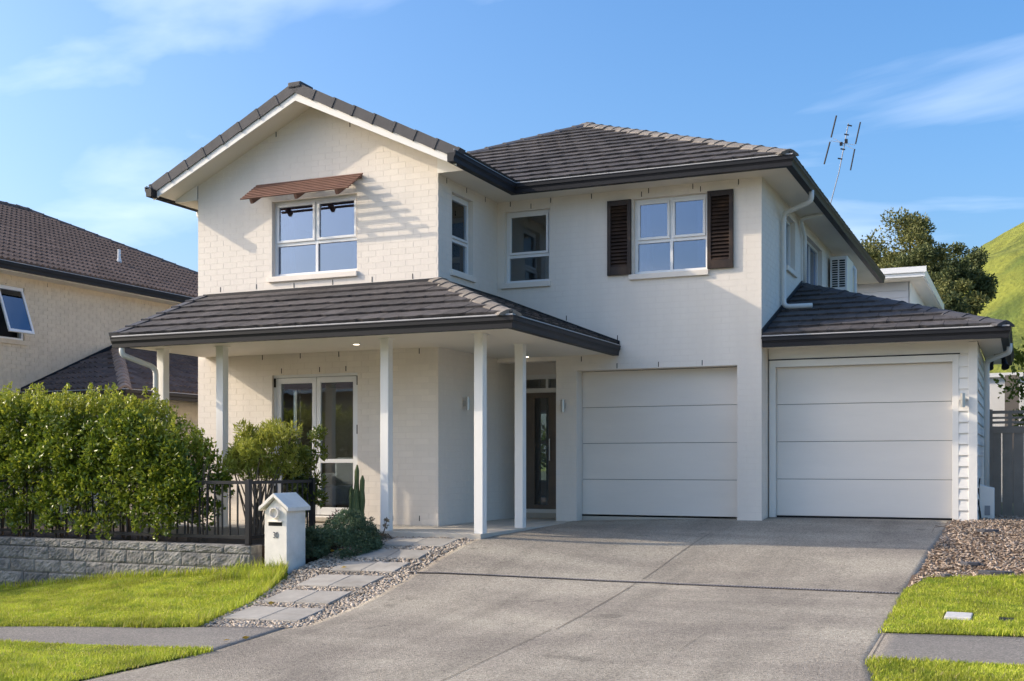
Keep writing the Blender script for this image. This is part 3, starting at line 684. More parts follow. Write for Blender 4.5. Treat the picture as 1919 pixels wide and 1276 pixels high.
# stepped verge on the left end of the porch roof
vd = Vector(pd) - Vector(pa); vl = vd.length; vd.normalize(); nst = 6; st = vl / nst
vm = MB().box(-.03, .12, 0, .03, -.10, .055).box(-.026, .116, .03, st + .03, -.095, .045).data('verge_tile', 'tile_dark')
xv = Vector((1, 0, 0)); zv = xv.cross(vd)
for i in range(nst): inst('verge_tile', vm, Matrix.Translation(Vector(pa) + vd * (i * st) + Vector((-.02, 0, 0))) @ Matrix((xv, vd, zv)).transposed().to_4x4() @ Matrix.Rotation(-.03, 4, 'X'), porch_roof)
# porch end panel (triangular) and flashing
MB().prism([(PXL + .015, 12.44, PS + .02), (PXL + .015, YG - .03, PS + .02), (PXL + .015, YG - .03, pd[2] - .06), (PXL + .015, 12.44, PZ - .02)], (.02, 0, 0)).build('porch_end_panel', 'trim', porch_roof)
fl = MB()
fl.box(XL + .12, XI + .012, YG - .030, YG - .0055, pd[2] - .02, pd[2] + .05)
fl.box(XI + .0055, XI + .030, YG - .030, YM - .006, pd[2] - .02, pd[2] + .05)
fl.prism([(XI + .03, YM - .026, pf[2] + .05), (PX - .02, YM - .026, PZ + .075), (PX - .02, YM - .026, PZ - .0), (XI + .03, YM - .026, pf[2] - .02)], (0, .0205, 0))
fl.build('flashing', 'gutter', porch_roof)

# --- garage wing on the right
G2Y, G2R = 16.71, -.573
tG = .361; ga, gb = (-3.36, G2E + .05, G2Z + .015), (G2X - .05, G2E + .05, G2Z + .015); gr_ = gb[0] - ga[0]
gtop = (XRW + .0, gb[1] + gr_, gb[2] + gr_ * tG); gcn = (gb[0], 20.85, gb[2]); gback = (XRW, 20.85 - 0, gtop[2])
garage_roof = MB().prism([Vector(p) - Vector((0, 0, .05)) for p in (ga, gb, gtop)], (0, 0, .03)).build('garage_roof', 'underlay', house)
underlay('roof_underlay', [gb, gcn, (XRW, 20.85, gtop[2]), gtop], garage_roof)
sg = math.sqrt(1 + tG * tG)
roof_face(garage_roof, ga, (1, 0, 0), (0, 1, tG), lambda v: .01, lambda v: gr_ - v / sg, gr_ * sg, FLAT, 300, 'tile', house)
roof_face(garage_roof, gb, (0, 1, 0), (-1, 0, tG), lambda v: v / sg, lambda v: 20.85 - gb[1], gr_ * sg, FLAT, 0, 'tile', house)
caps(garage_roof, gb, gtop, CAPD, .34, .04)
MB().prism([(XRW + .006, ga[1] - .02, ga[2] + .09), (XRW + .006, gtop[1], gtop[2] + .08), (XRW + .006, gtop[1], gtop[2] - .04), (XRW + .006, ga[1] - .02, ga[2] - .04)], (.02, 0, 0)).build('flashing', 'gutter', garage_roof)
soffit('soffit', [(XRW + .008, G2E + .09), (-.25, G2E + .09), (-.25, 20.8), (G2R, 20.8), (G2R, G2Y), (XRW + .008, G2Y)], G2Z - .13)
MB().box(XRW + .01, G2R - .11, G2Y, G2Y + .05, 2.232, 2.40).build('lintel_panel', 'trim', house)
MB().box(XRW + .01, -.79, G2Y - .02, G2Y + .01, 2.224, 2.238).build('head_flashing', 'gutter', house)
for x0, x1, z0, z1_ in ((-3.335, -3.246, -.01, 2.222), (-.887, -.806, -.01, 2.222), (-3.246, -.887, 2.127, 2.222)):
    MB().box(x0, x1, G2Y - .022, G2Y + .12, z0, z1_).build('door_frame', 'trim', house, bevel=.004)
MB().box(-.686, G2R, G2Y - .03, G2Y + .08, -.03, 2.385).build('corner_board', 'trim', house, bevel=.004)
MB().box(-.70, G2R + .025, G2Y + .08, 20.7, -.2, -.02).build('foundation', 'concrete', house)
MB().box(-.80, -.60, G2Y - .01, G2Y + .2, -.2, -.035).build('foundation', 'concrete', house)
def boards(axis, a0, a1, plane, z0, z1_, out, h=.148):
    z = z0
    while z < z1_ - .02:
        zt = min(z + h + .01, z1_); P = [(plane + out * .026, z), (plane + out * .004, zt), (plane, zt), (plane, z)]
        if axis == 'Y': m = MB().prism([(a0, p, q) for p, q in P], (a1 - a0, 0, 0))
        else: m = MB().prism([(p, a0, q) for p, q in P], (0, a1 - a0, 0))
        m.build('weatherboard', 'trim', house); z += h
boards('Y', -.806, -.686, G2Y, -.02, 2.232, -1); boards('X', G2Y + .08, 20.7, G2R - .02, -.02, 2.39, 1)
MB().box(-3.3, -.6, 20.6, 20.7, -.1, 2.39).build('garage_rear_wall', 'trim', house)
MB().box(-3.34, -.62, G2Y + .25, 20.6, -.06, -.01).build('garage_floor', 'concrete', house)
MB().box(G2R - .1, G2R - .021, G2Y + .08, 20.6, -.1, 2.39).build('garage_side_wall', 'trim', house)

def garage_door(x0, x1, y, z0, z1_):
    g = MB().box(x0 - .05, x1 + .05, y + .045, y + .06, z0, z1_ + .05).build('garage_door', 'dark', house)
    h = (z1_ - z0) / 4
    for k in range(4):
        MB().box(x0 + .004, x1 - .004, y, y + .04, z0 + k * h + (.012 if k == 0 else .003), z0 + (k + 1) * h - .003).build('panel', 'door', g, bevel=.004)
    MB().box(x0, x1, y + .005, y + .045, z0 - .014, z0 + .012).build('bottom_seal', 'dark', g)
garage_door(-6.107, -3.70, 16.50, -.020, 2.135); garage_door(-3.246, -.887, 16.78, .004, 2.128)
MB().box(-6.107, -3.70, YM + .2, YM + .6, 2.14, 2.4).build('garage_head', 'mortar', house)
for x0, x1 in ((-6.437, -6.107), (-3.70, -3.36)): MB().box(x0, x1, YM + .2, 16.6, -.2, 2.4).build('garage_pier', 'mortar', house)
MB().box(-6.10, -3.71, 16.505, 16.6, -.1, -.002).build('garage_sill', 'concrete', house)

# --- windows
def window(axis, plane, inw, a0, a1, z0, z1_, cols, zmid, gl='glass', rec=.075, sill=True, blind=None):
    """white joinery: outer frame, opening sashes above, fixed lights below"""
    def P(b, x0, x1, d0, d1, c, d):
        if axis == 'Y': b.box(x0, x1, *sorted((plane + inw * d0, plane + inw * d1)), c, d)
        else: b.box(*sorted((plane + inw * d0, plane + inw * d1)), x0, x1, c, d)
        return b
    f = .045; fr = MB()
    P(fr, a0, a1, rec, rec + .08, z0, z0 + f); P(fr, a0, a1, rec, rec + .08, z1_ - f, z1_)
    P(fr, a0, a0 + f, rec, rec + .08, z0 + f, z1_ - f); P(fr, a1 - f, a1, rec, rec + .08, z0 + f, z1_ - f)
    wd = fr.build('window', 'joinery', house, bevel=.004)
    edges = np.linspace(a0 + f, a1 - f, cols + 1)
    if zmid: P(MB(), a0 + f, a1 - f, rec + .005, rec + .075, zmid - .022, zmid + .022).build('transom', 'joinery', wd)
    for e in edges[1:-1]: P(MB(), e - .02, e + .02, rec + .006, rec + .074, z0 + f, z1_ - f).build('mullion', 'joinery', wd)
    for i in range(cols):
        s0, s1 = edges[i] + (.02 if i else 0), edges[i + 1] - (.02 if i < cols - 1 else 0)
        levels = [(z0 + f, (zmid - .022) if zmid else z1_ - f, False)] + ([(zmid + .022, z1_ - f, True)] if zmid else [])
        for c, d, sash in levels:
            if sash:
                t = .038; b = MB()
                P(b, s0 + .002, s1 - .002, rec - .018, rec + .03, c + .002, c + t); P(b, s0 + .002, s1 - .002, rec - .018, rec + .03, d - t, d - .002)
                P(b, s0 + .002, s0 + t, rec - .018, rec + .03, c + t, d - t); P(b, s1 - t, s1 - .002, rec - .018, rec + .03, c + t, d - t)
                sh = b.build('sash', 'joinery', wd, bevel=.004)
                P(MB(), s0 + t - .004, s1 - t + .004, rec + .004, rec + .010, c + t - .004, d - t + .004).build('pane', gl, wd)
            else: P(MB(), s0, s1, rec + .035, rec + .041, c, d).build('pane', gl, wd)
    if sill:
        P(MB(), a0 - .06, a1 + .02, -.045, rec + .01, z0 - .082, z0 - .004).build('sill', 'brick', wd, bevel=.006)
    return wd
window('Y', YG, 1, -10.157, -8.705, 3.505, 4.612, 2, 3.98, 'glass_sky')
window('Y', YM, 1, -5.224, -4.123, 3.515, 4.612, 2, 3.99, 'glass_sky')
window('Y', YM, 1, -7.28, -6.54, 3.505, 4.60, 1, 3.92, 'glass')
window('X', XI, -1, 14.722, 15.41, 3.49, 4.60, 1, 3.95, 'glass')
window('X', XRW, -1, 18.06, 18.85, 3.80, 4.60, 1, None, 'glass')
window('X', XRW, -1, 19.93, 21.56, 3.55, 4.60, 2, None, 'glass_sky')

# --- french doors
fd = MB()
for x0, x1, z0, z1_ in ((-10.157, -10.115, .0, 2.06), (-8.738, -8.696, .0, 2.06), (-10.115, -8.738, 2.018, 2.06), (-10.157, -8.696, -.02, .0)): fd.box(x0, x1, YG + .05, YG + .15, z0, z1_)
fdo = fd.build('french_doors', 'joinery', house)
for x0, x1 in ((-10.112, -9.432), (-9.424, -8.741)):
    lf = MB()
    for a, b, c, d in ((x0, x0 + .068, .012, 2.012), (x1 - .068, x1, .012, 2.012), (x0 + .068, x1 - .068, .012, .12), (x0 + .068, x1 - .068, 1.93, 2.012), (x0 + .068, x1 - .068, .765, .82)): lf.box(a, b, YG + .06, YG + .105, c, d)
    lf.build('door_leaf', 'joinery', fdo, bevel=.004)
    for c, d in ((.12, .765), (.82, 1.93)): MB().box(x0 + .065, x1 - .065, YG + .08, YG + .086, c, d).build('pane', 'glass', fdo)
for x in (-10.135, -8.718):
    for z in (1.88, 1.18 if x > -9 else .3): MB().box(x - .012, x + .012, YG + .03, YG + .055, z, z + .13).build('hinge', 'dark', fdo)
MB().box(-10.2, -8.66, YG - .06, YG + .1, -.07, -.021).build('door_step', 'concrete', house)

# --- entry: transom frame, open front door, hall beyond
YE = 17.16
MB().box(XI, -6.3, YE + .002, YE + .15, 2.17, 2.6).build('entry_lintel', 'brick', house)
en = MB()
for x0, x1, z0, z1_ in ((XI, -6.3, 2.10, 2.17), (XI, -6.3, 1.885, 1.955), (XI + .002, -7.335, -.03, 1.885), (-6.50, -6.42, -.03, 1.885), (-6.965, -6.925, 1.955, 2.10), (XI, -6.3, -.03, .03)): en.box(x0, x1, YE, YE + .12, z0, z1_)
ef = en.build('entry_frame', 'trim', house)
MB().box(XI + .02, -6.3, YE + .05, YE + .056, 1.955, 2.10).build('pane', 'glass', ef)
for z in (.25, .95, 1.70): MB().box(-7.338, -7.318, YE - .004, YE + .05, z, z + .10).build('hinge', 'steel', ef)
MB().box(-7.335, -6.50, YE + .055, YE + .061, .03, 1.885).build('pane', 'glass_entry', ef)
fdr = MB().box(-7.332, -7.165, YE + .02, YE + .05, .03, 1.882).box(-6.925, -6.502, YE + .02, YE + .05, .03, 1.882).box(-7.165, -6.925, YE + .02, YE + .05, .03, .10).box(-7.165, -6.925, YE + .02, YE + .05, 1.80, 1.882).build('front_door', 'entry_door', house)
MB().tube([(-6.89, YE - .03, .80), (-6.89, YE - .03, 1.15)], .012, 8).build('handle', 'steel', fdr)
MB().box(XI, -6.43, YE - .06, YE + .1, -.11, -.03).build('door_step', 'concrete', house)
MB().box(-6.43, -6.23, YM + .2, 17.4, -.2, 2.6).build('entry_partition', 'mortar', house)

# --- rooms behind the glass
def room(name, x0, x1, y0, y1, z0, z1_, open_faces, mat='room', holes=None):
    b = MB(); V = [(x0, y0, z0), (x1, y0, z0), (x1, y1, z0), (x0, y1, z0), (x0, y0, z1_), (x1, y0, z1_), (x1, y1, z1_), (x0, y1, z1_)]
    Fs = {'bottom': (0, 1, 2, 3), 'top': (4, 5, 6, 7), 'front': (0, 1, 5, 4), 'right': (1, 2, 6, 5), 'back': (2, 3, 7, 6), 'left': (3, 0, 4, 7)}
    b.add(V, [f for k, f in Fs.items() if k not in open_faces and k != 'bottom'])
    o = b.build(name, mat, house); MB().add(V[:4], [(0, 1, 2, 3)]).build('floor', 'floor_in', house); return o
room('bedroom', XL + .2, XI - .2, YG + .2, 18.6, 2.72, 4.745, ('front', 'right'))
room('stairwell', XI + .01, -5.9, YM + .2, 20.5, 2.72, 4.745, ('front',))
room('study', -5.88, XRW - .2, YM + .2, 19.4, 2.72, 4.745, ('front', 'right'))
room('rear_bedroom', -5.88, XRW - .2, 19.42, 24, 2.72, 4.745, ('right',))
room('lounge', XL + .2, XI - .2, YG + .2, 17.1, -.02, 2.55, ('front', 'left'), 'room_dark'); window('X', XL, 1, 14.75, 16.75, .35, 2.05, 2, None, 'glass', sill=False); window('X', XL, 1, 21, 24, .35, 2.05, 2, None, 'glass', sill=False)
lv = MB(); x0, x1, y0, y1, z0, z1_ = XL + .2, -6.24, 17.3, YB - .2, -.03, 2.55
lv.add([(x0, y0, z1_), (x1, y0, z1_), (x1, y1, z1_), (x0, y1, z1_)], [(0, 1, 2, 3)]); lv.add([(x1, y0, z0), (x1, y1, z0), (x1, y1, z1_), (x1, y0, z1_)], [(0, 1, 2, 3)])
lv.box(x0, XI - .02, 17.2, 17.3, z0, z1_)
lv.build('living_room', 'room', house)
MB().add([(x0, y0, z0), (x1, y0, z0), (x1, y1, z0), (x0, y1, z0)], [(0, 1, 2, 3)]).build('floor', 'floor_in', house)
MB().box(-7.50, -6.24, 18.5, 18.6, -.03, 2.55).build('hall_partition', 'room_dark', house)
MB().box(-8.5, -7.72, 18.7, 18.8, -.03, 2.55).build('hall_partition', 'room_dark', house)
rw = window('Y', YB, -1, -11.05, -10.40, .30, 2.05, 1, 1.25, 'glass', sill=False); window('Y', YB, -1, -9.6, -7.0, .0, 2.1, 2, None, 'glass', sill=False)
# curtains
def curtain(pts, z0, z1_, mat='curtain', amp=.03, per=.11):
    b = MB(); (xa, ya), (xb, yb) = pts; L = math.hypot(xb - xa, yb - ya); n = int(L / .02); nx_, ny_ = -(yb - ya) / L, (xb - xa) / L
    for i in range(n + 1):
        t = i / n; o = amp * math.sin(2 * math.pi * t * L / per); x, y = xa + (xb - xa) * t + nx_ * o, ya + (yb - ya) * t + ny_ * o; b.v += [(x, y, z0), (x, y, z1_)]
    for i in range(n): b.f.append((2 * i, 2 * i + 2, 2 * i + 3, 2 * i + 1))
    return b.build('curtain', mat, house, smooth=True)
curtain([(-10.12, YG + .3), (-9.95, YG + .3)], 2.75, 4.7); curtain([(-8.95, YG + .3), (-8.72, YG + .3)], 2.75, 4.7)
curtain([(-7.85, 15.15), (-7.85, 15.42)], 2.75, 4.7); curtain([(-6.75, 17.3), (-6.60, 17.3)], 2.75, 4.7)
curtain([(-4.35, YM + .32), (-4.13, YM + .32)], 2.75, 4.7); curtain([(-5.2, YM + .32), (-5.08, YM + .32)], 2.75, 4.7)
curtain([(-3.75, 20.0), (-3.75, 21.5)], 2.75, 4.7)
MB().box(-7.15, -6.95, 17.6, 17.64, 2.75, 4.2).build('picture_frame', 'joinery', house)
MB().box(-10.10, -8.75, YG + .21, YG + .26, 1.86, 2.02).build('roller_blind', 'dark', house)

# --- louvred shutters
def shutter(x0, x1, z0, z1_):
    y0, y1 = YM - .052, YM - .008; b = MB()
    b.box(x0, x0 + .055, y0, y1, z0, z1_).box(x1 - .055, x1, y0, y1, z0, z1_).box(x0 + .055, x1 - .055, y0, y1, z1_ - .08, z1_).box(x0 + .055, x1 - .055, y0, y1, z0, z0 + .12)
    s = b.build('shutter', 'shutter', house, bevel=.003)
    MB().box(x0 + .05, x1 - .05, y1 - .006, y1 - .002, z0 + .1, z1_ - .06).build('backing', 'dark', s)
    n = 17; st = (z1_ - .08 - z0 - .12) / n
    for i in range(n):
        MB().cbox(((x0 + x1) / 2, (y0 + y1) / 2 + .0, z0 + .12 + st * (i + .5)), (x1 - x0 - .11, .008, st * 1.12), Matrix.Rotation(R(-33), 3, 'X')).build('louvre', 'shutter', s)
shutter(-5.612, -5.25, 3.515, 4.608); shutter(-4.117, -3.748, 3.515, 4.614)

# --- cedar sunshade
shade = MB().bar((-10.36, YG - .02, 4.835), (-8.62, YG - .02, 4.835), .03, .05).build('sunshade', 'timber', house)
def shp(t): return YG - .045 - .385 * t, 4.865 - .275 * t            # along the rafter, wall to front
for x in (-10.22, -9.46, -8.78):
    ya, za = shp(0); yb, zb = shp(.98); MB().bar((x, YG, za - .06), (x, yb, zb - .055), .045, .07).build('rafter', 'timber', shade)
for i in range(8):
    y, z = shp(.03 + i / 7 * .97); MB().cbox((-9.49, y, z), (1.82, .034, .018), Matrix.Rotation(math.atan(.275 / .385), 3, 'X')).build('slat', 'timber', shade)

# --- posts
for x, y in ((-11.15, 12.96), (-10.13, 12.96), (-7.545, 12.96), (-6.215, 12.96), (-6.255, 14.30)):
    zb = -.106 if not (x > -6.3 and y < 13) else -.16
    p = MB().box(x, x + .12, y, y + .12, zb, PS - .003).build('porch_post', 'post', house, bevel=.006)
    MB().box(x - .02, x + .14, y - .02, y + .14, PS - .012, PS - .002).build('cap_trim', 'post', p)
# --- downpipes
def pipe(pts, r=.038, mat='pipe', name='downpipe', parent=house):
    P = [Vector(p) for p in pts]; q = [P[0]]
    for a, b, c in zip(P[:-2], P[1:-1], P[2:]):
        k = min(.09, (a - b).length * .45, (c - b).length * .45); s, e = b + (a - b).normalized() * k, b + (c - b).normalized() * k
        for t in (0, .25, .5, .75, 1): q.append(s * (1 - t) ** 2 + b * 2 * t * (1 - t) + e * t * t)
    q.append(P[-1]); return MB().tube(q, r, 12).build(name, mat, parent, smooth=True)
pipe([(-2.86, 17.4, 4.76), (-2.86, 17.4, 4.60), (-3.30, 17.6, 4.50), (-3.30, 17.6, 3.10), (-3.30 + .42, 17.6, 3.10)])
pipe([(-2.95, 19.05, 4.74), (-3.30, 19.05, 4.70), (-3.30, 19.44, 4.45), (-3.30, 19.44, 3.6)], .03)
pipe([(-11.27, 12.40, 2.36), (-11.27, 12.40, 2.24), (-11.10, 12.88, 2.09), (-11.10, 12.90, -.15)])
pipe([(-11.17, 13.12, 2.3), (-11.20, 13.12, -.15)], .03)
pipe([(-11.98, 14.9, 4.76), (-11.98, 14.9, 4.66), (-11.56, 14.9, 4.62), (-11.56, 14.9, .0)])
pipe([(-.19, 17.55, 2.42), (-.19, 17.55, 2.30), (-.50, 18.2, 2.24), (-.50, 18.2, -.1)])
# --- lights
def wall_light(p, outv):
    p = Vector(p); o = Vector(outv); s = p + o * .07
    l = MB().tube([s - Vector((0, 0, .095)), s + Vector((0, 0, .095))], .03, 16).build('wall_light', 'steel', house, smooth=False)
    MB().cbox(p + o * .02, (.035 if o.x == 0 else .05, .05 if o.x == 0 else .035, .08)).build('bracket', 'steel', l)
wall_light((XI + .005, 15.08, 1.62), (1, 0, 0)); wall_light((-6.299, YM - .005, 1.615), (0, -1, 0)); wall_light((-.752, G2Y - .02, 1.60), (0, -1, 0))
M['lamp'] = bpy.data.materials.new('lamp_glow'); M['lamp'].use_nodes = True
bb = M['lamp'].node_tree.nodes['Principled BSDF']; bb.inputs['Emission Color'].default_value = (1, .86, .66, 1); bb.inputs['Emission Strength'].default_value = 3
for x, y in ((-8.22, 13.49), (-6.85, 16.1)):
    d = MB().tube([(x, y, PS - .006), (x, y, PS + .004)], .055, 20).build('downlight', 'joinery', house); MB().tube([(x, y, PS - .009), (x, y, PS - .004)], .038, 20).build('lamp_face', M['lamp'], d)
# floodlight under the garage eave
fo = MB().box(-.42, -.30, 18.9, 19.02, 2.33, 2.388).build('floodlight', 'gutter', house)
for x in (-.45, -.29): MB().tube([(x, 18.96, 2.33), (x + (.02 if x > -.4 else -.02), 18.86, 2.23), (x + (.03 if x > -.4 else -.03), 18.82, 2.19)], [.03, .045, .06], 12).build('lamp_head', 'gutter', fo)

# ------------------------------------------------------------------ things on the house
ac = thing('air_conditioner', (-3.2, 22.6, 3.9), 'white outdoor heat pump unit on the upper side wall', 'heat pump')
MB().box(-3.31, -3.00, 22.2, 23.1, 3.95, 4.60).build('casing', 'joinery', ac, bevel=.012)
M['grey'] = material('mid_grey_plastic', (.30, .30, .31), .5)
for i in range(12):
    for xa, xb in ((-3.27, -3.17), (-3.14, -3.04)): MB().box(xa, xb, 22.192, 22.21, 4.03 + i * .043, 4.055 + i * .043).build('louvre', 'dark', ac)
MB().tube([(-3.0, 23.0, 4.52), (-2.96, 23.0, 4.45), (-2.96, 23.0, 3.7)], .03, 8).build('pipe_cover', 'pipe', ac)
for y in (22.4, 22.9): MB().box(XRW + .006, -3.0, y - .02, y + .02, 3.90, 3.948).build('bracket', 'grey', ac)
M['black'] = material('black_metal', (.012, .012, .016), .45)
an = thing('tv_antenna', (-3.2, 22, 5.5), 'thin black television antenna standing above the right eave', 'antenna')
AX = lambda px, z: (px, 22.0, z)
MB().tube([(-2.93, 20.5, 4.86), (-3.15, 21.2, 4.98), (-3.24, 21.8, 5.5), (-3.12, 22, 6.1), (-2.95, 22, 6.98)], .009, 6).build('mast', 'grey', an)
for (xa, za), (xb, zb) in (((-3.165, 7.15), (-3.26, 6.76)), ((-3.28, 6.68), (-3.385, 6.28))): MB().tube([(xa, 22, za), (xb, 22, zb)], .016, 6).build('reflector_bar', 'black', an)
for (xa, za), (xb, zb) in (((-2.74, 6.98), (-2.825, 6.59)), ((-2.84, 6.50), (-2.915, 6.12))): MB().tube([(xa, 22, za), (xb, 22, zb)], .014, 6).build('director_bar', 'black', an)
for x, z in ((-2.93, 6.94), (-2.985, 6.78), (-3.05, 6.52), (-3.10, 6.35)): MB().bar((x - .04, 22, z + .012), (x + .04, 22, z - .012), .02, .022).build('dipole', 'black', an)
for (xa, za), (xb, zb) in (((-3.22, 6.74), (-2.86, 6.50)), ((-3.27, 6.70), (-2.83, 6.57))): MB().tube([(xa, 22, za), (xb, 22, zb)], .004, 5).build('boom', 'lip', an)
MB().cbox((-2.99, 22, 6.66), (.05, .05, .07)).build('junction_box', 'black', an); MB().cbox((-3.08, 22, 6.62), (.05, .05, .06)).build('junction_box', 'black', an)
gb_ = thing('gas_meter_box', (-.48, 17.35, 0), 'pale meter box with dark hatch at the garage corner', 'meter box')
MB().prism([(-.565, 17.2, .0), (-.38, 17.2, .0), (-.38, 17.2, .42), (-.47, 17.2, .44), (-.565, 17.2, .47)], (0, .35, 0)).build('casing', 'trim', gb_, bevel=.008)
MB().box(-.50, -.43, 17.19, 17.2, .05, .18).build('hatch', 'grey', gb_)
for x in (-.53, -.42): MB().box(x - .02, x + .02, 17.3, 17.4, -.2, 0).build('leg', 'grey', gb_)
MB().tube([(-.56, 17.15, .55), (-.585, 17.0, .30), (-.55, 16.95, .1), (-.53, 16.95, -.08)], .009, 6).build('hose', 'dark', gb_)

ch = thing('armchair', (-9.6, 15.4, 0), 'white armchair behind the glass of the french doors', 'armchair')
MB().box(-10.0, -9.3, 15.1, 15.8, .12, .42).build('seat', 'fabric', ch, bevel=.04); MB().box(-9.98, -9.32, 15.7, 15.95, .42, .85).build('backrest', 'fabric', ch, bevel=.05)
for x in (-10.14, -9.29): MB().box(x, x + .14, 15.1, 15.95, .1, .6).build('armrest', 'fabric', ch, bevel=.04)
for x in (-10.05, -9.25):
    for y in (15.2, 15.85): MB().box(x - .02, x + .02, y - .02, y + .02, -.02, .1).build('leg', 'dark', ch)

# ------------------------------------------------------------------ neighbour on the left
NX, NZ, NE = -19.05, 4.79, -18.55
nb = thing('neighbour_house', (-22, 22, 0), 'tan brick two-storey house with dark wavy tiled roof left of the hedge', 'house')
opN = [(16.6, 18.1, 3.30, 4.40), (23.0, 24.4, 2.2, 3.1)]
nw = wall('side_wall', 'nbrick', 'X', NX, -1, 12.0, 28.7, -1.0, 4.62, opN, parent=nb)
wall('rear_wall', 'nbrick', 'Y', 28.7, -1, NX - 10.7, NX - .2, -1, 4.62, [], parent=nb); wall('front_wall', 'nbrick', 'Y', 12.0, 1, NX - 10.7, NX - .2, -1, 4.62, [], parent=nb)
MB().box(NX - 10.9, NX - 10.7, 12.0, 28.7, -1, 4.62).build('far_wall', 'nbrick', nb)
lay_bricks([('X', NX, 1, [(a, b, c, d, f) for a, b, c, d, f in brick_rects(12.0, 28.7, -.3, 4.60, opN) if a > 15.5 and b < 26], False)], nw, nb, 0, 'nbrick', .006)
weeps_ = [(17.748, 4.565), (17.619, 4.46), (18.728, 4.55), (19.719, 4.545), (20.715, 4.53), (21.705, 4.54), (22.758, 4.53)]
for a, z in weeps_: MB().box(NX - .001, NX + .005, a - .007, a + .007, z - .04, z + .04).build('weep_slot', 'dark', nb)
NS = 5.87; nr0, nr1 = 11.5, 29.2; NRX = NE - NS; NRZ = NZ + NS * TP
nA, nB, nC, nD = (NE - .05, nr0, NZ + .015), (NE - .05, nr1, NZ + .015), (NRX, nr1 - NS, NRZ), (NRX, nr0 + NS, NRZ)
nroof = MB().prism([Vector(p) - Vector((0, 0, .05)) for p in (nA, nB, nC, nD)], (0, 0, .03)).build('roof', 'underlay', nb)
underlay('roof_underlay', [nB, (NRX - NS, nr1, NZ), nC], nroof); underlay('roof_underlay', [(NRX - NS, nr1, NZ), (NRX - NS, nr0, NZ), nD, nC], nroof); underlay('roof_underlay', [(NRX - NS, nr0, NZ), nA, nD], nroof)
roof_face(nroof, nA, (0, 1, 0), (-1, 0, TP), lambda v: max(v / sl_, 4.0), lambda v: (nr1 - nr0) - v / sl_, NS * sl_, ROMAN, 300, 'ntile', nb, stagger=False, jitter=.002)
caps(nroof, nB, nC, CAPN, .36, .06); caps(nroof, nC, nD, CAPN, .36, .07)
gutter([(NE, 11.4), (NE, 29.2)], NZ, parent=nb)
soffit('soffit', [(NX, 11.5), (NE - .09, 11.5), (NE - .09, 29.1), (NX, 29.1)], 4.62, parent=nb)
MB().tube([(-20.5, 22.46, 5.60), (-20.5, 22.46, 5.80), (-20.5, 22.46, 5.81), (-20.5, 22.46, 6.05)], [.06, .055, .04, .035], 10).build('vent_pipe', 'joinery', nroof)
MB().box(-20.62, -20.35, 22.3, 22.75, 5.62, 5.66).build('vent_flashing', 'joinery', nroof)
# open awning window
nwf = MB().box(NX - .1, NX - .03, 16.6, 18.1, 3.30, 3.35).box(NX - .1, NX - .03, 16.6, 18.1, 4.35, 4.40).box(NX - .1, NX - .03, 18.05, 18.1, 3.35, 4.35).box(NX - .1, NX - .03, 17.33, 17.38, 3.35, 4.35).box(NX - .1, NX - .03, 16.6, 16.65, 3.35, 4.35).build('window', 'joinery', nb)
MB().box(NX - .05, NX + .04, 16.5, 18.16, 3.21, 3.298).build('sill', 'nbrick', nwf)
ang = R(20); sm = Matrix.Rotation(-ang, 3, 'Y'); top = Vector((NX + .0, 17.71, 4.36))
def sbar(y0, y1, z0, z1_, t=.035, mat='joinery', nm='sash'):
    c = Vector((0, (y0 + y1) / 2 - 17.71, (z0 + z1_) / 2)); return MB().cbox(top + sm @ c, (t, y1 - y0, z1_ - z0), sm).build(nm, mat, nwf)
sbar(17.38, 17.43, -1.0, 0); sbar(17.99, 18.04, -1.0, 0); sbar(17.43, 17.99, -.05, 0); sbar(17.43, 17.99, -1.0, -.94); sbar(17.43, 17.99, -.94, -.05, .006, 'glass_sky', 'pane')
MB().box(NX - 3, NX - .25, 16.2, 18.6, 2.9, 4.6).build('room_shell', 'dark', nb)
w2 = MB().box(NX - .1, NX - .03, 23.0, 24.4, 2.2, 2.26).box(NX - .1, NX - .03, 23.0, 24.4, 3.04, 3.1).box(NX - .1, NX - .03, 23.0, 23.05, 2.26, 3.04).box(NX - .1, NX - .03, 24.35, 24.4, 2.26, 3.04).build('window', 'joinery', nb)
MB().box(NX - .08, NX - .07, 23.05, 24.35, 2.26, 3.04).build('pane', 'glass_sky', w2)
# its low wing beside our wall
lt = (NX + .01, 20.78, 3.42); run = 2.78; le0 = (NX + run, 20.78 - run, 3.42 - run * .43); le1 = (NX + run, 27.5, le0[2]); lf0 = (NX - 1.2, le0[1], le0[2])
lroof = MB().prism([Vector(p) - Vector((0, 0, .05)) for p in (lt, le0, le1, (NX + .01, 27.5, 3.42))], (0, 0, .03)).build('low_roof', 'underlay', nb)
underlay('roof_underlay', [(NX + .01, le0[1], le0[2]), le0, lt], lroof)
ls = math.sqrt(1 + .43 ** 2)
roof_face(lroof, le0, (0, 1, 0), (-1, 0, .43), lambda v: v / ls, lambda v: 27.5 - le0[1], run * ls, ROMAN, 300, 'ntile', nb, stagger=False, jitter=.002)
roof_face(lroof, (NX + .01, le0[1], le0[2]), (1, 0, 0), (0, 1, .43), lambda v: 0, lambda v: run - v / ls, run * ls, ROMAN, 300, 'ntile', nb, stagger=False, jitter=.002)
M['ncap'] = material('low_hip_tile', (.36, .26, .20), .85, .25, 5, .004, 50, rnd=.12)
caps(lroof, le0, lt, cap_mesh(.14, .09, .34, 'ncap'), .29, .06)
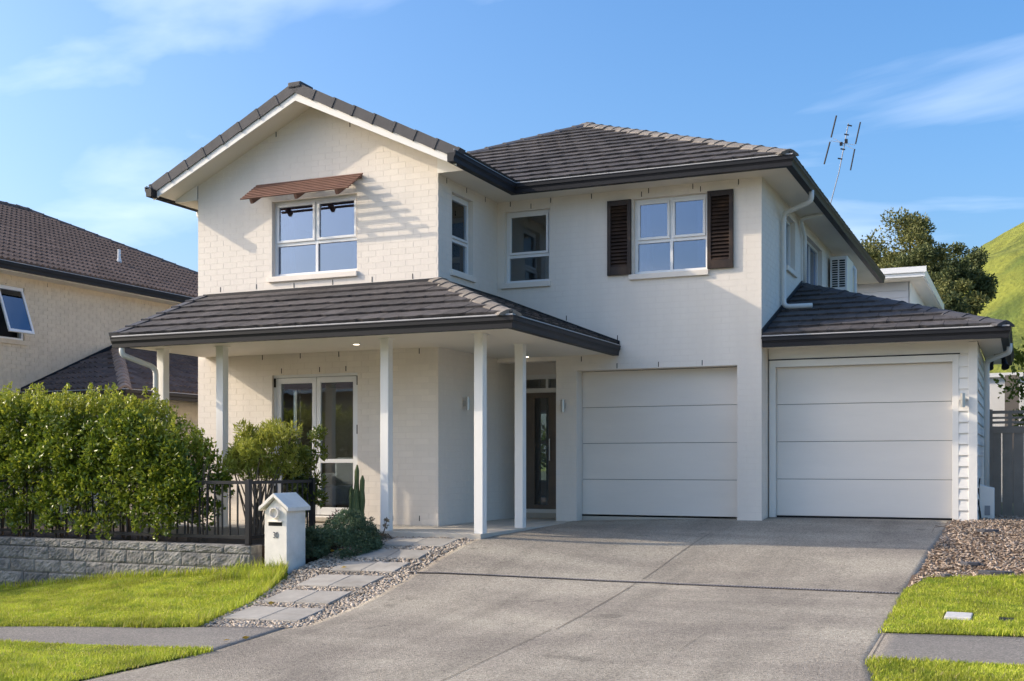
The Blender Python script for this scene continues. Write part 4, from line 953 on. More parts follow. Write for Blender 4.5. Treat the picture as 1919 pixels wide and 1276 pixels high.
MB().prism([(NX + .006, le0[1], le0[2] + .1), (NX + .006, 20.78, 3.52), (NX + .006, 27.5, 3.52), (NX + .006, 27.5, 3.42), (NX + .006, 20.78, 3.42), (NX + .006, le0[1], le0[2])], (.03, 0, 0)).build('flashing', 'gutter', lroof)
M['ngutter'] = material('brown_gutter', (.05, .043, .04), .5)
gutter([(NX, le0[1] - .05), (NX + run + .05, le0[1] - .05), (NX + run + .05, 27.5)], le0[2], mat='ngutter', parent=nb)
MB().box(NX + .01, NX + run - .4, le0[1] + .4, 27.4, -1.0, le0[2] - .10).build('low_wing_wall', 'nbrick', nb)
MB().box(NX + run - .42, NX + run - .36, 21.5, 23.2, .9, 1.75).build('window', 'joinery', nb)

# ------------------------------------------------------------------ retaining wall of split-face blocks
rwl = thing('retaining_wall', (-10.5, WALLY, -.6), 'low grey split-face block wall below the hedge', 'wall')
MB().box(-14.6, -8.285, WALLY + .02, WALLY + .24, -1.1, -.21).build('backing', 'block', rwl)
def block(x0, x1, y, z0, z1_, seed, split=True, ydir=False):
    r = random.Random(seed); n, m = 16, 7; b = MB(); g = .004
    V = []
    for j in range(m + 1):
        for i in range(n + 1):
            edge = i in (0, n) or j in (0, m)
            d = (.0 if edge else (.006 + .005 * math.sin(i * .7 + seed) * math.cos(j * .9 + seed * 2) + r.uniform(-.003, .007))) if split else 0
            V.append((x0 + g + (x1 - x0 - 2 * g) * i / n, y - d, z0 + g + (z1_ - z0 - 2 * g) * j / m))
    F = [(j * (n + 1) + i, j * (n + 1) + i + 1, (j + 1) * (n + 1) + i + 1, (j + 1) * (n + 1) + i) for j in range(m) for i in range(n)]
    b.add(V, F); k = [0, n, m * (n + 1) + n, m * (n + 1)]; c = [V[q] for q in k]; e = [(p[0], p[1] + .16, p[2]) for p in c]
    b.add(c + e, [(0, 1, 5, 4), (1, 2, 6, 5), (2, 3, 7, 6), (3, 0, 4, 7)])
    if ydir: b.v = [(-8.27 + (WALLY - p[1]), WALLY + (p[0] - x0), p[2]) for p in b.v]
    return b.build('block' if split and z1_ - z0 > .13 else 'cap_block', 'block', rwl)
zt = -.20; k = 0
for row, (h, off) in enumerate(((.105, 0), (.165, .2), (.165, .0), (.165, .2), (.165, .05), (.165, .25))):
    x = -14.6 - off
    while x < -8.3:
        xe = min(x + .425, -8.27)
        if xe - x > .08: block(x, xe, WALLY, zt - h, zt, k); k += 1
        x += .425
    if row < 4: block(0, .22, WALLY, zt - h, zt, k, row > 0, True); k += 1
    zt -= h
# ------------------------------------------------------------------ black picket fence
fe = thing('garden_fence', (-10, WALLY + .2, -.2), 'black metal picket fence standing on the block wall', 'fence')
FYY, FX = WALLY + .16, -8.42
FT, FBZ = .55, -.14
for x0, x1 in ((-14.5, -10.95), (-10.9, FX)):
    for z in (FT - .02, FBZ + .02): MB().bar((x0, FYY, z), (x1, FYY, z), .036, .038).build('rail', 'metal_fence', fe)
for x in list(np.arange(-14.4, FX - .08, .112)): MB().box(x - .008, x + .008, FYY - .008, FYY + .008, FBZ + .04, FT - .04).build('picket', 'metal_fence', fe)
for x in (-10.93, FX): MB().box(x - .03, x + .03, FYY - .03, FYY + .03, -.26, FT + .02).build('post', 'metal_fence', fe)
for z in (FT - .02, FBZ + .02): MB().bar((FX, FYY + .03, z), (FX, 12.72, z), .036, .038).build('rail', 'metal_fence', fe)
for y in np.arange(FYY + .12, 12.68, .112): MB().box(FX - .008, FX + .008, y - .008, y + .008, FBZ + .04, FT - .04).build('picket', 'metal_fence', fe)
MB().box(FX - .03, FX + .03, 12.7, 12.76, -.3, FT + .02).build('post', 'metal_fence', fe)

# ------------------------------------------------------------------ letterbox
lx0, lx1, ly0, ly1 = -8.075, -7.765, 11.22, 11.60; lbz = z1(-7.9, 11.3) - .06
lb = thing('letterbox', (-7.92, 11.4, lbz), 'white gabled letterbox numbered 30 at the end of the block wall', 'letterbox')
lc = (lx0 + lx1) / 2; ez = .205
MB().prism([(lx0, ly0, lbz), (lx1, ly0, lbz), (lx1, ly0, ez), (lc, ly0, ez + .155), (lx0, ly0, ez)], (0, ly1 - ly0, 0)).build('body', 'letterbox', lb, bevel=.006)
for s in (-1, 1):
    xo = lc + s * .205
    MB().prism([(lc, ly0 - .05, ez + .165), (xo, ly0 - .05, ez + .002), (xo, ly0 - .05, ez + .047), (lc, ly0 - .05, ez + .212)], (0, ly1 - ly0 + .08, 0)).build('roof', 'letterbox', lb, bevel=.004)
tb = MB(); nn_ = 20
for rr, yy in ((.052, ly0 + .2), (.052, ly0 - .045), (.062, ly0 - .045), (.062, ly0 + .02)):
    tb.v += [(lc + math.cos(2 * math.pi * j / nn_) * rr, yy, .185 + math.sin(2 * math.pi * j / nn_) * rr) for j in range(nn_)]
for q in range(3):
    for j in range(nn_): tb.f.append((q * nn_ + j, q * nn_ + (j + 1) % nn_, (q + 1) * nn_ + (j + 1) % nn_, (q + 1) * nn_ + j))
tb.f.append(tuple(range(nn_))); tb.build('paper_tube', 'letterbox', lb)
MB().box(lc - .10, lc + .09, ly0 - .003, ly0 + .004, .035, .078).build('slot', 'dark', lb, bevel=.012)
MB().prism([(lc - .105, ly0 - .03, .082), (lc + .095, ly0 - .03, .082), (lc + .095, ly0, .09), (lc - .105, ly0, .09)], (0, 0, .006)).build('slot_hood', 'letterbox', lb)
def text_mesh(txt, size, loc, mat, name, parent, ext=.003, xs=1.):
    cu = bpy.data.curves.new(name, 'FONT'); cu.body = txt; cu.size = size; cu.extrude = ext; cu.align_x = 'CENTER'
    tmp = bpy.data.objects.new('tmp', cu); COL.objects.link(tmp); bpy.context.view_layer.update()
    me = bpy.data.meshes.new_from_object(tmp.evaluated_get(bpy.context.evaluated_depsgraph_get())); bpy.data.objects.remove(tmp); bpy.data.curves.remove(cu)
    me.materials.clear(); me.materials.append(M[mat]); o = bpy.data.objects.new(name, me); COL.objects.link(o); setp(o, parent)
    o.matrix_basis = Matrix.Translation(loc) @ Matrix.Rotation(R(90), 4, 'X') @ Matrix.Diagonal((xs, 1, 1, 1)); return o
M['numeral'] = material('numeral_metal', (.20, .20, .22), .4, metal=.5)
text_mesh('30', .105, (lc + .0, ly0 - .003, -.105), 'numeral', 'house_number', lb, xs=.72)

# ------------------------------------------------------------------ right side: gate, houses behind
sg_ = thing('side_gate', (.4, 18.5, 0), 'grey timber side gate with open top rails beside the garage', 'gate')
for i in range(12):
    x = -.45 + i * .152; MB().box(x, x + .138, 18.5, 18.525, -.06, 1.20).build('board', 'gate', sg_)
for z0, z1_ in ((1.20, 1.30), (1.34, 1.375), (1.41, 1.44), (1.485, 1.53), (-.12, -.06)): MB().box(-.50, 1.5, 18.485, 18.53, z0, z1_).build('rail', 'gate', sg_)
for x in (-.50, -.22, .6, 1.4): MB().box(x, x + .05, 18.483, 18.535, 1.30, 1.485).build('baluster', 'gate', sg_)
for x in (-.52, 1.5): MB().box(x, x + .09, 18.46, 18.55, -.2, 1.55).build('post', 'gate', sg_)
M['wboard'] = material('pale_grey_boards', (.56, .57, .60), .6, .04, 1)
rh = thing('rear_house', (-6, 36, 0), 'pale grey weatherboard house with white fascia behind the garage roof', 'house')
MB().box(-12, -2.86, 33.05, 40, -.3, 5.66).build('wall', 'wboard', rh)
for i in range(18): MB().prism([(-12, 33.05 - .03, 2.2 + i * .19), (-12, 33.05 - .002, 2.2 + (i + 1) * .19), (-12, 33.05, 2.2 + (i + 1) * .19), (-12, 33.05, 2.2 + i * .19)], (9.14, 0, 0)).build('weatherboard', 'wboard', rh)
MB().box(-2.84, -2.82, 33.05, 40, 2, 5.66).build('corner_board', 'trim', rh)
rf_ = MB().box(-12.4, -2.40, 32.45, 40.5, 5.69, 5.93).build('roof', 'joinery', rh); MB().box(-12.45, -2.36, 32.40, 32.45, 5.80, 5.95).build('fascia_cap', 'joinery', rf_)
MB().box(-12.3, -2.45, 32.5, 40.4, 5.665, 5.688).build('soffit', 'soffit', rf_)
MB().box(-3.6, -3.15, 33.0, 33.04, 4.6, 5.15).build('window', 'joinery', rh)
shs = thing('far_cottage', (2, 31, 0), 'white walled house with a taupe column behind the side gate', 'house')
MB().box(-1.2, 7, 30, 37, -.3, 2.8).build('wall', 'trim', shs)
M['taupe'] = material('taupe_paint', (.20, .165, .13), .7)
MB().box(-.42, -.12, 29.3, 29.6, -.3, 2.8).build('column', 'taupe', shs)
MB().box(-1.3, 7.1, 29.9, 37.1, 2.8, 2.9).build('roof', 'trim', shs)
MB().box(.3, 1.6, 29.97, 29.995, .9, 2.1).build('window', 'glass_sky', shs)
# across the street (behind the camera; mirrored in the panes)
oh = thing('opposite_house', (-36, -24, -1), 'brown brick house with dark hipped roof across the street', 'house')
M['obrick'] = material('brown_brick', (.24, .17, .12), .85, .15, 4)
MB().box(-52, -20, -36, -22, -1.4, 4.45).build('wall', 'obrick', oh)
orf = MB().add([(-52.6, -36.6, 4.47), (-19.4, -36.6, 4.47), (-19.4, -21.4, 4.47), (-52.6, -21.4, 4.47), (-45, -29, 7.4), (-27, -29, 7.4)], [(0, 1, 5, 4), (1, 2, 5), (2, 3, 4, 5), (3, 0, 4), (0, 3, 2, 1)]).build('roof', 'ntile', oh)
gutter([(-19.35, -36.6), (-19.35, -21.35), (-52.65, -21.35)], 4.5, parent=oh, mat='joinery')
for x in (-49, -42, -30, -24):
    ow = MB().box(x, x + 1.8, -21.98, -21.93, .4, 1.8).build('window', 'joinery', oh); MB().box(x + .08, x + 1.72, -21.93, -21.925, .48, 1.72).build('pane', 'glass_sky', ow)

# ------------------------------------------------------------------ hill
hn = 240; hx = np.linspace(-110, 170, hn); hy = np.linspace(75, 290, hn); HX, HY = np.meshgrid(hx, hy)
dist = np.hypot(HX - 55, HY - 185); hh = 60 - .5 * np.sqrt(dist ** 2 + 64) + 2.6 * np.sin(HX * .05 + 1) * np.sin(HY * .06) + .5 * np.sin(HX * .21 + HY * .1) + .9 * np.sin(dist * .32) + np.random.default_rng(3).normal(0, .10, HX.shape)
hh = np.maximum(hh, -2 + .02 * (HY - 75)); V = np.stack([HX.ravel(), HY.ravel(), hh.ravel()], 1)
F = [(i * hn + j, i * hn + j + 1, (i + 1) * hn + j + 1, (i + 1) * hn + j) for i in range(hn - 1) for j in range(hn - 1)]
struct(npmesh('hill', V, F, 'hill', smooth=True))
def hill_z(x, y): return max(60 - .5 * math.sqrt((x - 55) ** 2 + (y - 185) ** 2 + 64), -2 + .02 * (y - 75) if y > 75 else -.4)

# ------------------------------------------------------------------ foliage
def unit(v): return v / np.maximum(np.linalg.norm(v, axis=1, keepdims=True), 1e-9)
def leaves(C, D, L, W, rs, fold=.25):
    """rhombic folded leaves: centres C, pointing directions D, lengths L, widths W -> vertices, faces"""
    n = len(C); D = unit(D); S = unit(np.cross(D, unit(rs.normal(size=(n, 3))))); Up = np.cross(S, D); L = np.broadcast_to(L, n)[:, None]; W = np.broadcast_to(W, n)[:, None]
    b = C - D * L * .5; t = C + D * L * .5; m = C - D * L * .02 - Up * W * fold * 0; l = m + S * W * .5 + Up * W * fold; r = m - S * W * .5 + Up * W * fold
    V = np.stack([b, r, t, l], 1).reshape(-1, 3); k = np.arange(n)[:, None] * 4
    F = np.concatenate([k + np.array([[0, 1, 2]]), k + np.array([[0, 2, 3]])], 1).reshape(-1, 3); return V, F
M['hedge'] = leaf_material('hedge_leaf', (.115, .17, .018), (.245, .295, .03), .32, .34, .5)
M['hedge_tip'] = leaf_material('hedge_new_leaf', (.27, .31, .03), (.45, .46, .06), .35, .4, .5)
M['bamboo'] = leaf_material('feathery_leaf', (.27, .30, .04), (.52, .52, .10), .4, .45, .45)
M['gloss'] = leaf_material('glossy_leaf', (.08, .12, .02), (.24, .27, .05), .25, .25, .6)
M['mound'] = leaf_material('mound_leaf', (.075, .125, .070), (.135, .19, .105), .6, .2, .25)
M['purple'] = leaf_material('purple_leaf', (.10, .03, .04), (.20, .08, .08), .5, .2)
M['rosette'] = leaf_material('succulent_leaf', (.16, .15, .09), (.30, .24, .17), .6, .1)
M['yellow'] = leaf_material('yellow_leaf', (.42, .25, .03), (.5, .35, .06), .6, .3)

def clump(cs, rad, n, L, W, rs, out=.9, upb=.35):
    """leaves spread round the shells of clump spheres"""
    c = np.asarray(cs); k = rs.integers(0, len(c), n); d = unit(rs.normal(size=(n, 3))); r = np.asarray(rad)[k] if np.ndim(rad) else np.full(n, rad)
    rr = r * (.35 + .65 * rs.random(n) ** .45); P = c[k] + d * rr[:, None]; D = d * out + rs.normal(size=(n, 3)) * .55 + np.array([0, 0, upb]); return leaves(P, D, L * rs.uniform(.7, 1.25, n), W * rs.uniform(.7, 1.2, n), rs)
def foliage(name, parts, mat, parent):
    V = []; F = []; k = 0
    for v, f in parts: V.append(v); F.append(f + k); k += len(v)
    return npmesh(name, np.concatenate(V), np.concatenate(F), mat, parent)

# hedge behind the fence
hg = thing('hedge', (-11, 11.95, -.22), 'broad glossy green hedge pushing through the black fence', 'hedge')
rs = np.random.default_rng(11)
def hedge_top(x): return np.interp(x, [-15, -13, -12, -11, -10.3, -9.95, -9.5, -9.25], [1.68, 1.60, 1.53, 1.50, 1.47, 1.26, .98, .55])
cs = []; rd = []
for i in range(620):
    x = rs.uniform(-14.9, -9.2); zt_ = float(hedge_top(x)); z = -.05 + (zt_ - .12 + .05) * rs.random() ** .6
    r = rs.uniform(.10, .21); wdt = .45 * (1 - .35 * abs(z / zt_ - .55)); y = 11.78 + rs.uniform(-1, 1) * wdt
    if z < .45 and rs.random() < .55: continue
    cs.append((x, y, min(z, zt_ - r * .6))); rd.append(r)
for i in range(60):             # low leaf bunches between the pickets
    x = rs.uniform(-14.5, -9.3); cs.append((x, 11.30 + rs.uniform(-.06, .12), rs.uniform(-.05, .42))); rd.append(rs.uniform(.07, .13))
for i in range(330):            # face clumps toward the street
    x = rs.uniform(-14.9, -9.2); zt_ = float(hedge_top(x)); z = .28 + (zt_ - .33) * rs.random() ** .8; cs.append((x, 11.27 + .22 * abs(z / zt_ - .55) + rs.uniform(-.05, .08), z)); rd.append(rs.uniform(.09, .17))
for x, z in ((-13.0, .1), (-12.3, .2), (-11.6, .25), (-10.55, .0), (-10.45, .25), (-9.9, .1), (-9.55, .0), (-9.5, .3), (-11.1, .3), (-12.7, .3), (-13.6, .2), (-9.75, .35), (-10.8, .42), (-9.4, .15), (-12.9, -.02), (-12.0, .05), (-11.3, .12), (-10.5, -.1), (-10.1, .2), (-9.6, .2), (-9.65, -.05), (-13.3, .0), (-11.8, .3), (-12.5, .1), (-11.0, .0), (-10.2, .35)):
    cs.append((x, 11.24 + rs.uniform(-.04, .06), z)); rd.append(rs.uniform(.10, .17))
side = [(rs.uniform(-16.3, -15.1), rs.uniform(8.0, 11.4), rs.uniform(-.9, 2.0)) for i in range(240)]  # unseen leaf mass, added to cast shade on the block wall and lawn corner
foliage('shading_foliage', [clump(side, [.22] * len(side), 26000, .085, .05, rs)], 'hedge', hg)
foliage('foliage', [clump(cs, rd, 58000, .064, .036, rs)], 'hedge', hg)
parts = []
for i in range(560):            # upright new shoots along the top
    x = rs.uniform(-14.9, -9.35); zt_ = float(hedge_top(x)) - .05; h = rs.uniform(.08, .22) if rs.random() < .85 else rs.uniform(.22, .36); y = 11.7 + rs.uniform(-.38, .38); n = int(h * 120) + 6
    t = rs.random(n); P = np.stack([x + rs.normal(0, .02, n) + .03 * t, y + rs.normal(0, .02, n), zt_ - .05 + t * (h + .05)], 1); D = rs.normal(size=(n, 3)) * .6 + np.array([0, 0, .8]); parts.append(leaves(P, D, .055 * rs.uniform(.7, 1.2, n), .028, rs))
k = rs.integers(0, len(cs), 5200); c = np.array(cs)[k]; r = np.array(rd)[k]; d = unit(rs.normal(size=(5200, 3)) + np.array([-.3, -.4, .5])); parts.append(leaves(c + d * r[:, None] * 1.02, d + rs.normal(size=(5200, 3)) * .5, .055, .03, rs))
foliage('new_growth', parts, 'hedge_tip', hg)
sm_ = MB()
for i in range(70):
    x = rs.uniform(-14.6, -9.3); y = 11.8 + rs.uniform(-.2, .3); sm_.tube([(x, y, -.25), (x + rs.uniform(-.06, .06), y + rs.uniform(-.06, .06), .2), (x + rs.uniform(-.15, .15), y + rs.uniform(-.12, .12), .75)], [.014, .011, .006], 5, False)
sm_.build('stems', 'stem', hg)

def shrub(name, label, cat, base, cs, rd, n, L, W, mat, stems=8, group=None, out=.9, upb=.35, seed=3, sr=.009):
    rs = np.random.default_rng(seed); t = thing(name, base, label, cat, group); foliage('foliage', [clump(cs, rd, n, L, W, rs, out, upb)], mat, t)
    if stems:
        m = MB(); B = Vector(base)
        for i in range(stems):
            c = Vector(cs[int(rs.integers(0, len(cs)))]); b0 = B + Vector((rs.uniform(-.1, .1), rs.uniform(-.08, .08), 0)); m.tube([b0, b0.lerp(c, .5) + Vector((rs.uniform(-.05, .05), rs.uniform(-.05, .05), .05)), c], [sr, sr * .8, sr * .4], 5, False)
        m.build('stems', 'stem', t)
    return t
rs = np.random.default_rng(5)
cs = [(-8.95 + rs.normal(0, .24), 12.35 + rs.normal(0, .16), 1.0 + rs.uniform(-.38, .26)) for i in range(60)] + [(-9.35 + rs.normal(0, .12), 12.3, .95 + rs.uniform(-.25, .12)) for i in range(14)]
cs = [c for c in cs if c[2] < 1.30 - 1.2 * abs(c[0] + 8.75) ** 2 + .05]
shrub('feathery_shrub', 'feathery yellow-green shrub rising behind the fence corner', 'shrub', (-8.95, 12.3, -.2), cs, [.12] * len(cs), 6200, .095, .018, 'bamboo', 26, seed=8, upb=.55, sr=.011)
cs = [(-8.62 + rs.normal(0, .13), 12.75 + rs.normal(0, .08), rs.uniform(.1, .98)) for i in range(26)] + [(-8.46, 12.85, 1.08), (-8.42, 12.9, 1.16), (-8.75, 12.7, 1.0), (-8.40, 12.85, .55), (-8.38, 12.85, .3), (-8.72, 12.75, 1.12)]
shrub('glossy_shrub', 'glossy leaved shrub in front of the french doors', 'shrub', (-8.6, 12.8, -.15), cs, [.11] * len(cs), 2600, .075, .030, 'gloss', 9, seed=9)
cs = []; rr = []
for i in range(110):
    a = rs.uniform(0, 2 * math.pi); e = math.asin(rs.uniform(.05, 1)); q = .34; cs.append((-7.48 + math.cos(a) * math.cos(e) * q * 1.05, 12.1 + math.sin(a) * math.cos(e) * q, -.36 + math.sin(e) * .50)); rr.append(.085)
shrub('mound_shrub', 'large dense dark green mounded bush beside the stepping path', 'bush', (-7.48, 12.1, -.34), cs, rr, 12000, .030, .016, 'mound', 0, seed=10)
cs = [(-7.80 + rs.normal(0, .10), 11.78 + rs.normal(0, .07), -.33 + rs.uniform(0, .32)) for i in range(36)]
shrub('mound_shrub', 'small dark green bush tucked behind the white letterbox', 'bush', (-7.8, 11.8, -.42), cs, [.07] * len(cs), 3600, .030, .016, 'mound', 0, seed=12)
cs = [(-8.22 + rs.normal(0, .06), 13.0 + rs.normal(0, .05), .05 + rs.uniform(-.06, .06)) for i in range(10)]
shrub('purple_plant', 'small purple leaved plant by the french door step', 'plant', (-8.22, 13.0, -.14), cs, [.05] * len(cs), 260, .05, .012, 'purple', 6, seed=13)
for i, (x, y, lab) in enumerate(((-7.62, 12.78, 'pinkish succulent cluster at the foot of the porch post'), (-7.80, 12.72, 'pale succulent cluster between dark bush and porch post'), (-7.36, 12.70, 'low straggly succulent right of the porch post foot'))):
    zz_ = z1(x, y); cs = [(x + rs.normal(0, .07), y + rs.normal(0, .05), zz_ + rs.uniform(.02, .09 if i < 2 else .05)) for j in range(9)] + ([(x + .05, y, zz_ + .17), (x + .06, y, zz_ + .24)] if i != 1 else [])
    shrub('succulent', lab, 'succulent', (x, y, zz_), cs, [.035] * len(cs), 240, .045, .018, 'rosette', 5, seed=20 + i)
# columnar cactus
M['cactus'] = material('cactus_skin', (.10, .135, .05), .6, .2, 20)
ct = thing('cactus', (-8.02, 13.2, -.12), 'tall ribbed green cactus in front of the french doors', 'cactus')
def cactus_col(x, y, z0, z1_, r):
    n = 14; b = MB(); P = [(0, 0)]
    zsx = np.linspace(z0, z1_, 12)
    for i, z in enumerate(zsx):
        k = r * (1 if i < 10 else (.8 if i == 10 else .2)) * (.85 + .15 * math.sin(i * 1.3))
        for j in range(n): a = 2 * math.pi * j / n; q = k * (1.12 if j % 2 else .82); b.v.append((x + math.cos(a) * q + .012 * math.sin(z * 4 + x * 9), y + math.sin(a) * q, z))
    for i in range(11):
        for j in range(n): b.f.append((i * n + j, i * n + (j + 1) % n, (i + 1) * n + (j + 1) % n, (i + 1) * n + j))
    b.f.append(tuple(11 * n + j for j in range(n))); return b.build('column', 'cactus', ct)
for x, y, z, r in ((-8.03, 13.2, .74, .038), (-7.95, 13.2, .60, .04), (-8.11, 13.2, .46, .04), (-8.0, 13.13, .42, .045), (-8.07, 13.13, .36, .04)): cactus_col(x, y, -.14, z, r)

# ------------------------------------------------------------------ trees
def tree(name, label, base, H, spread, n, leaf, mat, seed, cat='tree', group=None, levels=(.45, 1.), nclump=40, trunk=.22, lean=(0, 0)):
    rs = np.random.default_rng(seed); t = thing(name, base, label, cat, group); B = Vector(base); m = MB()
    top = B + Vector((lean[0], lean[1], H * .62)); m.tube([B, B.lerp(top, .5) + Vector((rs.normal(0, .15), rs.normal(0, .15), 0)), top], [trunk, trunk * .75, trunk * .45], 8)
    cs = []; rr = []
    for i in range(nclump):
        a = rs.uniform(0, 2 * math.pi); q = spread * math.sqrt(rs.random()); lv = rs.uniform(*levels); z = H * lv * (1 - .12 * (q / spread) ** 2)
        c = B + Vector((lean[0] + math.cos(a) * q, lean[1] + math.sin(a) * q * .8, z)); cs.append(tuple(c)); rr.append(spread * rs.uniform(.16, .36))
        if i % 2 == 0:
            s = B.lerp(top, rs.uniform(.45, .95)); m.tube([s, s.lerp(c, .55) + Vector((0, 0, -.1)), c], [trunk * .35, trunk * .22, trunk * .08], 5, False)
    m.build('trunk', 'bark', t)
    cs = np.array(cs); k = rs.integers(0, len(cs), n); d = unit(rs.normal(size=(n, 3))); d[:, 2] *= .8; R_ = np.array(rr)[k] * (.15 + 1.1 * rs.random(n) ** .75)
    foliage('crown', [leaves(cs[k] + d * R_[:, None], d + rs.normal(size=(n, 3)) * .6 + np.array([0, 0, .2]), leaf * rs.uniform(.7, 1.3, n), leaf * .55, rs)], mat, t); return t
M['tree1'] = leaf_material('olive_foliage', (.11, .125, .04), (.25, .25, .09), .6, .3, .25)
M['tree2'] = leaf_material('dark_foliage', (.075, .095, .038), (.16, .18, .065), .6, .25, .25)
M['tree3'] = leaf_material('fresh_foliage', (.10, .14, .02), (.20, .23, .035), .5, .35, .3)
tree('spreading_tree', 'tall spreading tree rising highest above the rear white fascia', (-6.1, 70, -.4), 15.3, 2.5, 24000, .20, 'tree1', 31, nclump=64, levels=(.62, 1.), trunk=.3)
tree('spreading_tree', 'spreading tree left of the tallest, half hidden by the eave', (-8.3, 73, -.4), 13.9, 2.3, 14000, .21, 'tree1', 32, nclump=44, levels=(.6, 1.), trunk=.3)
tree('dark_tree', 'dark bushy tree in the middle of the clump below the hill', (-4.5, 66, -.4), 13.0, 1.9, 19000, .19, 'tree2', 33, nclump=56, levels=(.58, 1.), trunk=.26)
tree('dark_tree', 'dark leaning tree at the right end of the clump below the hill', (-4.2, 68, -.4), 13.1, 1.6, 12000, .19, 'tree2', 34, nclump=34, levels=(.84, 1.), trunk=.28, lean=(.9, 0))
tree('low_tree', 'lower green tree under the right end of the clump', (-3.3, 62, -.4), 10.6, 1.5, 14000, .18, 'tree1', 35, nclump=44, levels=(.5, 1.), trunk=.2)
tree('low_tree', 'lower dark tree just right of the rear white fascia', (-4.3, 58, -.4), 9.9, 1.5, 14000, .18, 'tree2', 36, nclump=44, levels=(.5, 1.), trunk=.2)
tree('yard_tree', 'bright green tree leaning in over the side gate at the right edge', (.72, 21.6, -.2), 3.35, 1.0, 4200, .10, 'tree3', 37, nclump=30, levels=(.55, 1.), trunk=.07)
tree('bank_bush', 'dark bush at the foot of the hill behind the garage corner', (.6, 52, -.4), 5.2, 2.4, 6000, .2, 'tree2', 38, nclump=22, levels=(.2, 1.), trunk=.15)
tree('garden_tree', 'green garden tree seen through the hall window', (-12.2, 31, -.3), 3.2, 1.6, 3000, .14, 'tree3', 39, nclump=18, levels=(.2, 1.), trunk=.08)

rs = np.random.default_rng(77); cs = []
for i in range(150):
    x, y = rs.uniform(-60, 60), rs.uniform(95, 185); z = hill_z(x, y)
    if z > 3:
        for j in range(3): cs.append((x + rs.normal(0, .5), y + rs.normal(0, .5), z + rs.uniform(0, .5)))
v_, f_ = clump(cs, [.55] * len(cs), 26000, .30, .14, rs)
tag(npmesh('hill_scrub', v_, f_, 'tree1'), 'low scrub and tussock scattered over the green hill', 'scrub', kind='stuff')

# ------------------------------------------------------------------ grass blades
def grass(name, region, dens, hmin, hmax, mat, label, seed, wid=.0045, hfun=None):
    rs = np.random.default_rng(seed); x0, x1, y0, y1, inside = region; n = int((x1 - x0) * (y1 - y0) * dens); x = rs.uniform(x0, x1, n); y = rs.uniform(y0, y1, n); ok = inside(x, y); x, y = x[ok], y[ok]; n = len(x)
    z = zs(x, y) + .0; h = rs.uniform(hmin, hmax, n) * (.6 + .8 * (np.sin(x * 2.1 + 1) * np.sin(y * 2.7) * .5 + .5))
    if hfun is not None: h = h + hfun(x, y, rs)
    a = rs.uniform(0, 2 * np.pi, n); ln = h * rs.uniform(.15, .75, n); s = np.stack([np.cos(a + np.pi / 2), np.sin(a + np.pi / 2), 0 * a], 1) * (wid * rs.uniform(.6, 1.3, n))[:, None]
    B = np.stack([x, y, z], 1); Mi = B + np.stack([np.cos(a) * ln * .35, np.sin(a) * ln * .35, h * .6], 1); T = B + np.stack([np.cos(a) * ln, np.sin(a) * ln, h], 1)
    V = np.stack([B - s, B + s, Mi + s * .7, Mi - s * .7, T], 1).reshape(-1, 3); k = np.arange(n)[:, None] * 5
    F = np.concatenate([k + np.array([[0, 1, 2]]), k + np.array([[0, 2, 3]]), k + np.array([[3, 2, 4]])], 1).reshape(-1, 3)
    return tag(npmesh(name, V, F, mat), label, 'grass', kind='stuff')
M['grass'] = leaf_material('lawn_blade', (.33, .40, .034), (.62, .63, .095), .55, .45, .2, dry=(.21, .32, .035), straw=(.55, .47, .20))
npi = lambda pts, v: np.interp(v, [p[0] for p in pts], [p[1] for p in pts])
LBK = [(-15, WALLY - .02), (-8.1, WALLY - .02), (-7.75, 11.22), (-7.6, 10.95), (-7.25, 9.9), (-6.95, 8.75)]
tall = lambda x, y, r: np.where((y > npi(LBK, x) - .16) & (r.random(len(x)) < .35), r.uniform(.02, .10, len(x)), 0) + np.where((x > -8.5) & (y > 10.7) & (r.random(len(x)) < .5), r.uniform(0, .09, len(x)), 0)
grass('lawn_grass', (-14.9, -6.9, 8.0, 11.25, lambda x, y: (y > npi(FB, x) + rng.uniform(-.02, .03, len(x))) & (y < npi(LBK, x)) & (x > -1.05 * y - 3.2)), 8500, .022, .05, 'grass', 'bright green lawn between the footpath and the block wall', 41, hfun=tall)
fe2 = [(4.5, -6.9), (5.4, -6.52), (6.45, -6.3), (7.17, -6.14), (7.62, -6.0)]
grass('verge_grass', (-10.9, -6.0, 5.2, 7.66, lambda x, y: (y < npi(FF, x) + rng.uniform(-.03, .02, len(x))) & (x < npi(fe2, y) + rng.uniform(-.03, .03, len(x))) & (x > -1.05 * y - 3.2)), 9500, .022, .048, 'grass', 'bright green verge left of the driveway crossing', 42)
RBK = [(-1.05, 11.85), (-.9, 12.45), (0, 12.65), (2, 12.7)]
grass('lawn_grass', (-1.06, 2.4, 9.5, 12.75, lambda x, y: (y > npi(RB, x)) & (y < npi(RBK, x) + rng.uniform(-.05, .06, len(x))) & (x > npi(DRI, y) + rng.uniform(-.07, .03, len(x))) & ~((x > -.63) & (x < -.38) & (y > 10.2) & (y < 10.64)) & ~((x > -.2) & (x < -.07) & (y > 10.22) & (y < 10.5))), 9500, .022, .05, 'grass', 'bright green lawn right of the driveway by the mulch', 43)
grass('verge_grass', (-1.1, 2.2, 6.2, 8.7, lambda x, y: (y < npi(RF, x) + rng.uniform(-.03, .02, len(x))) & (x > npi(DRI, y) + rng.uniform(-.05, .03, len(x)))), 9500, .022, .048, 'grass', 'bright green verge at the bottom right corner', 44)

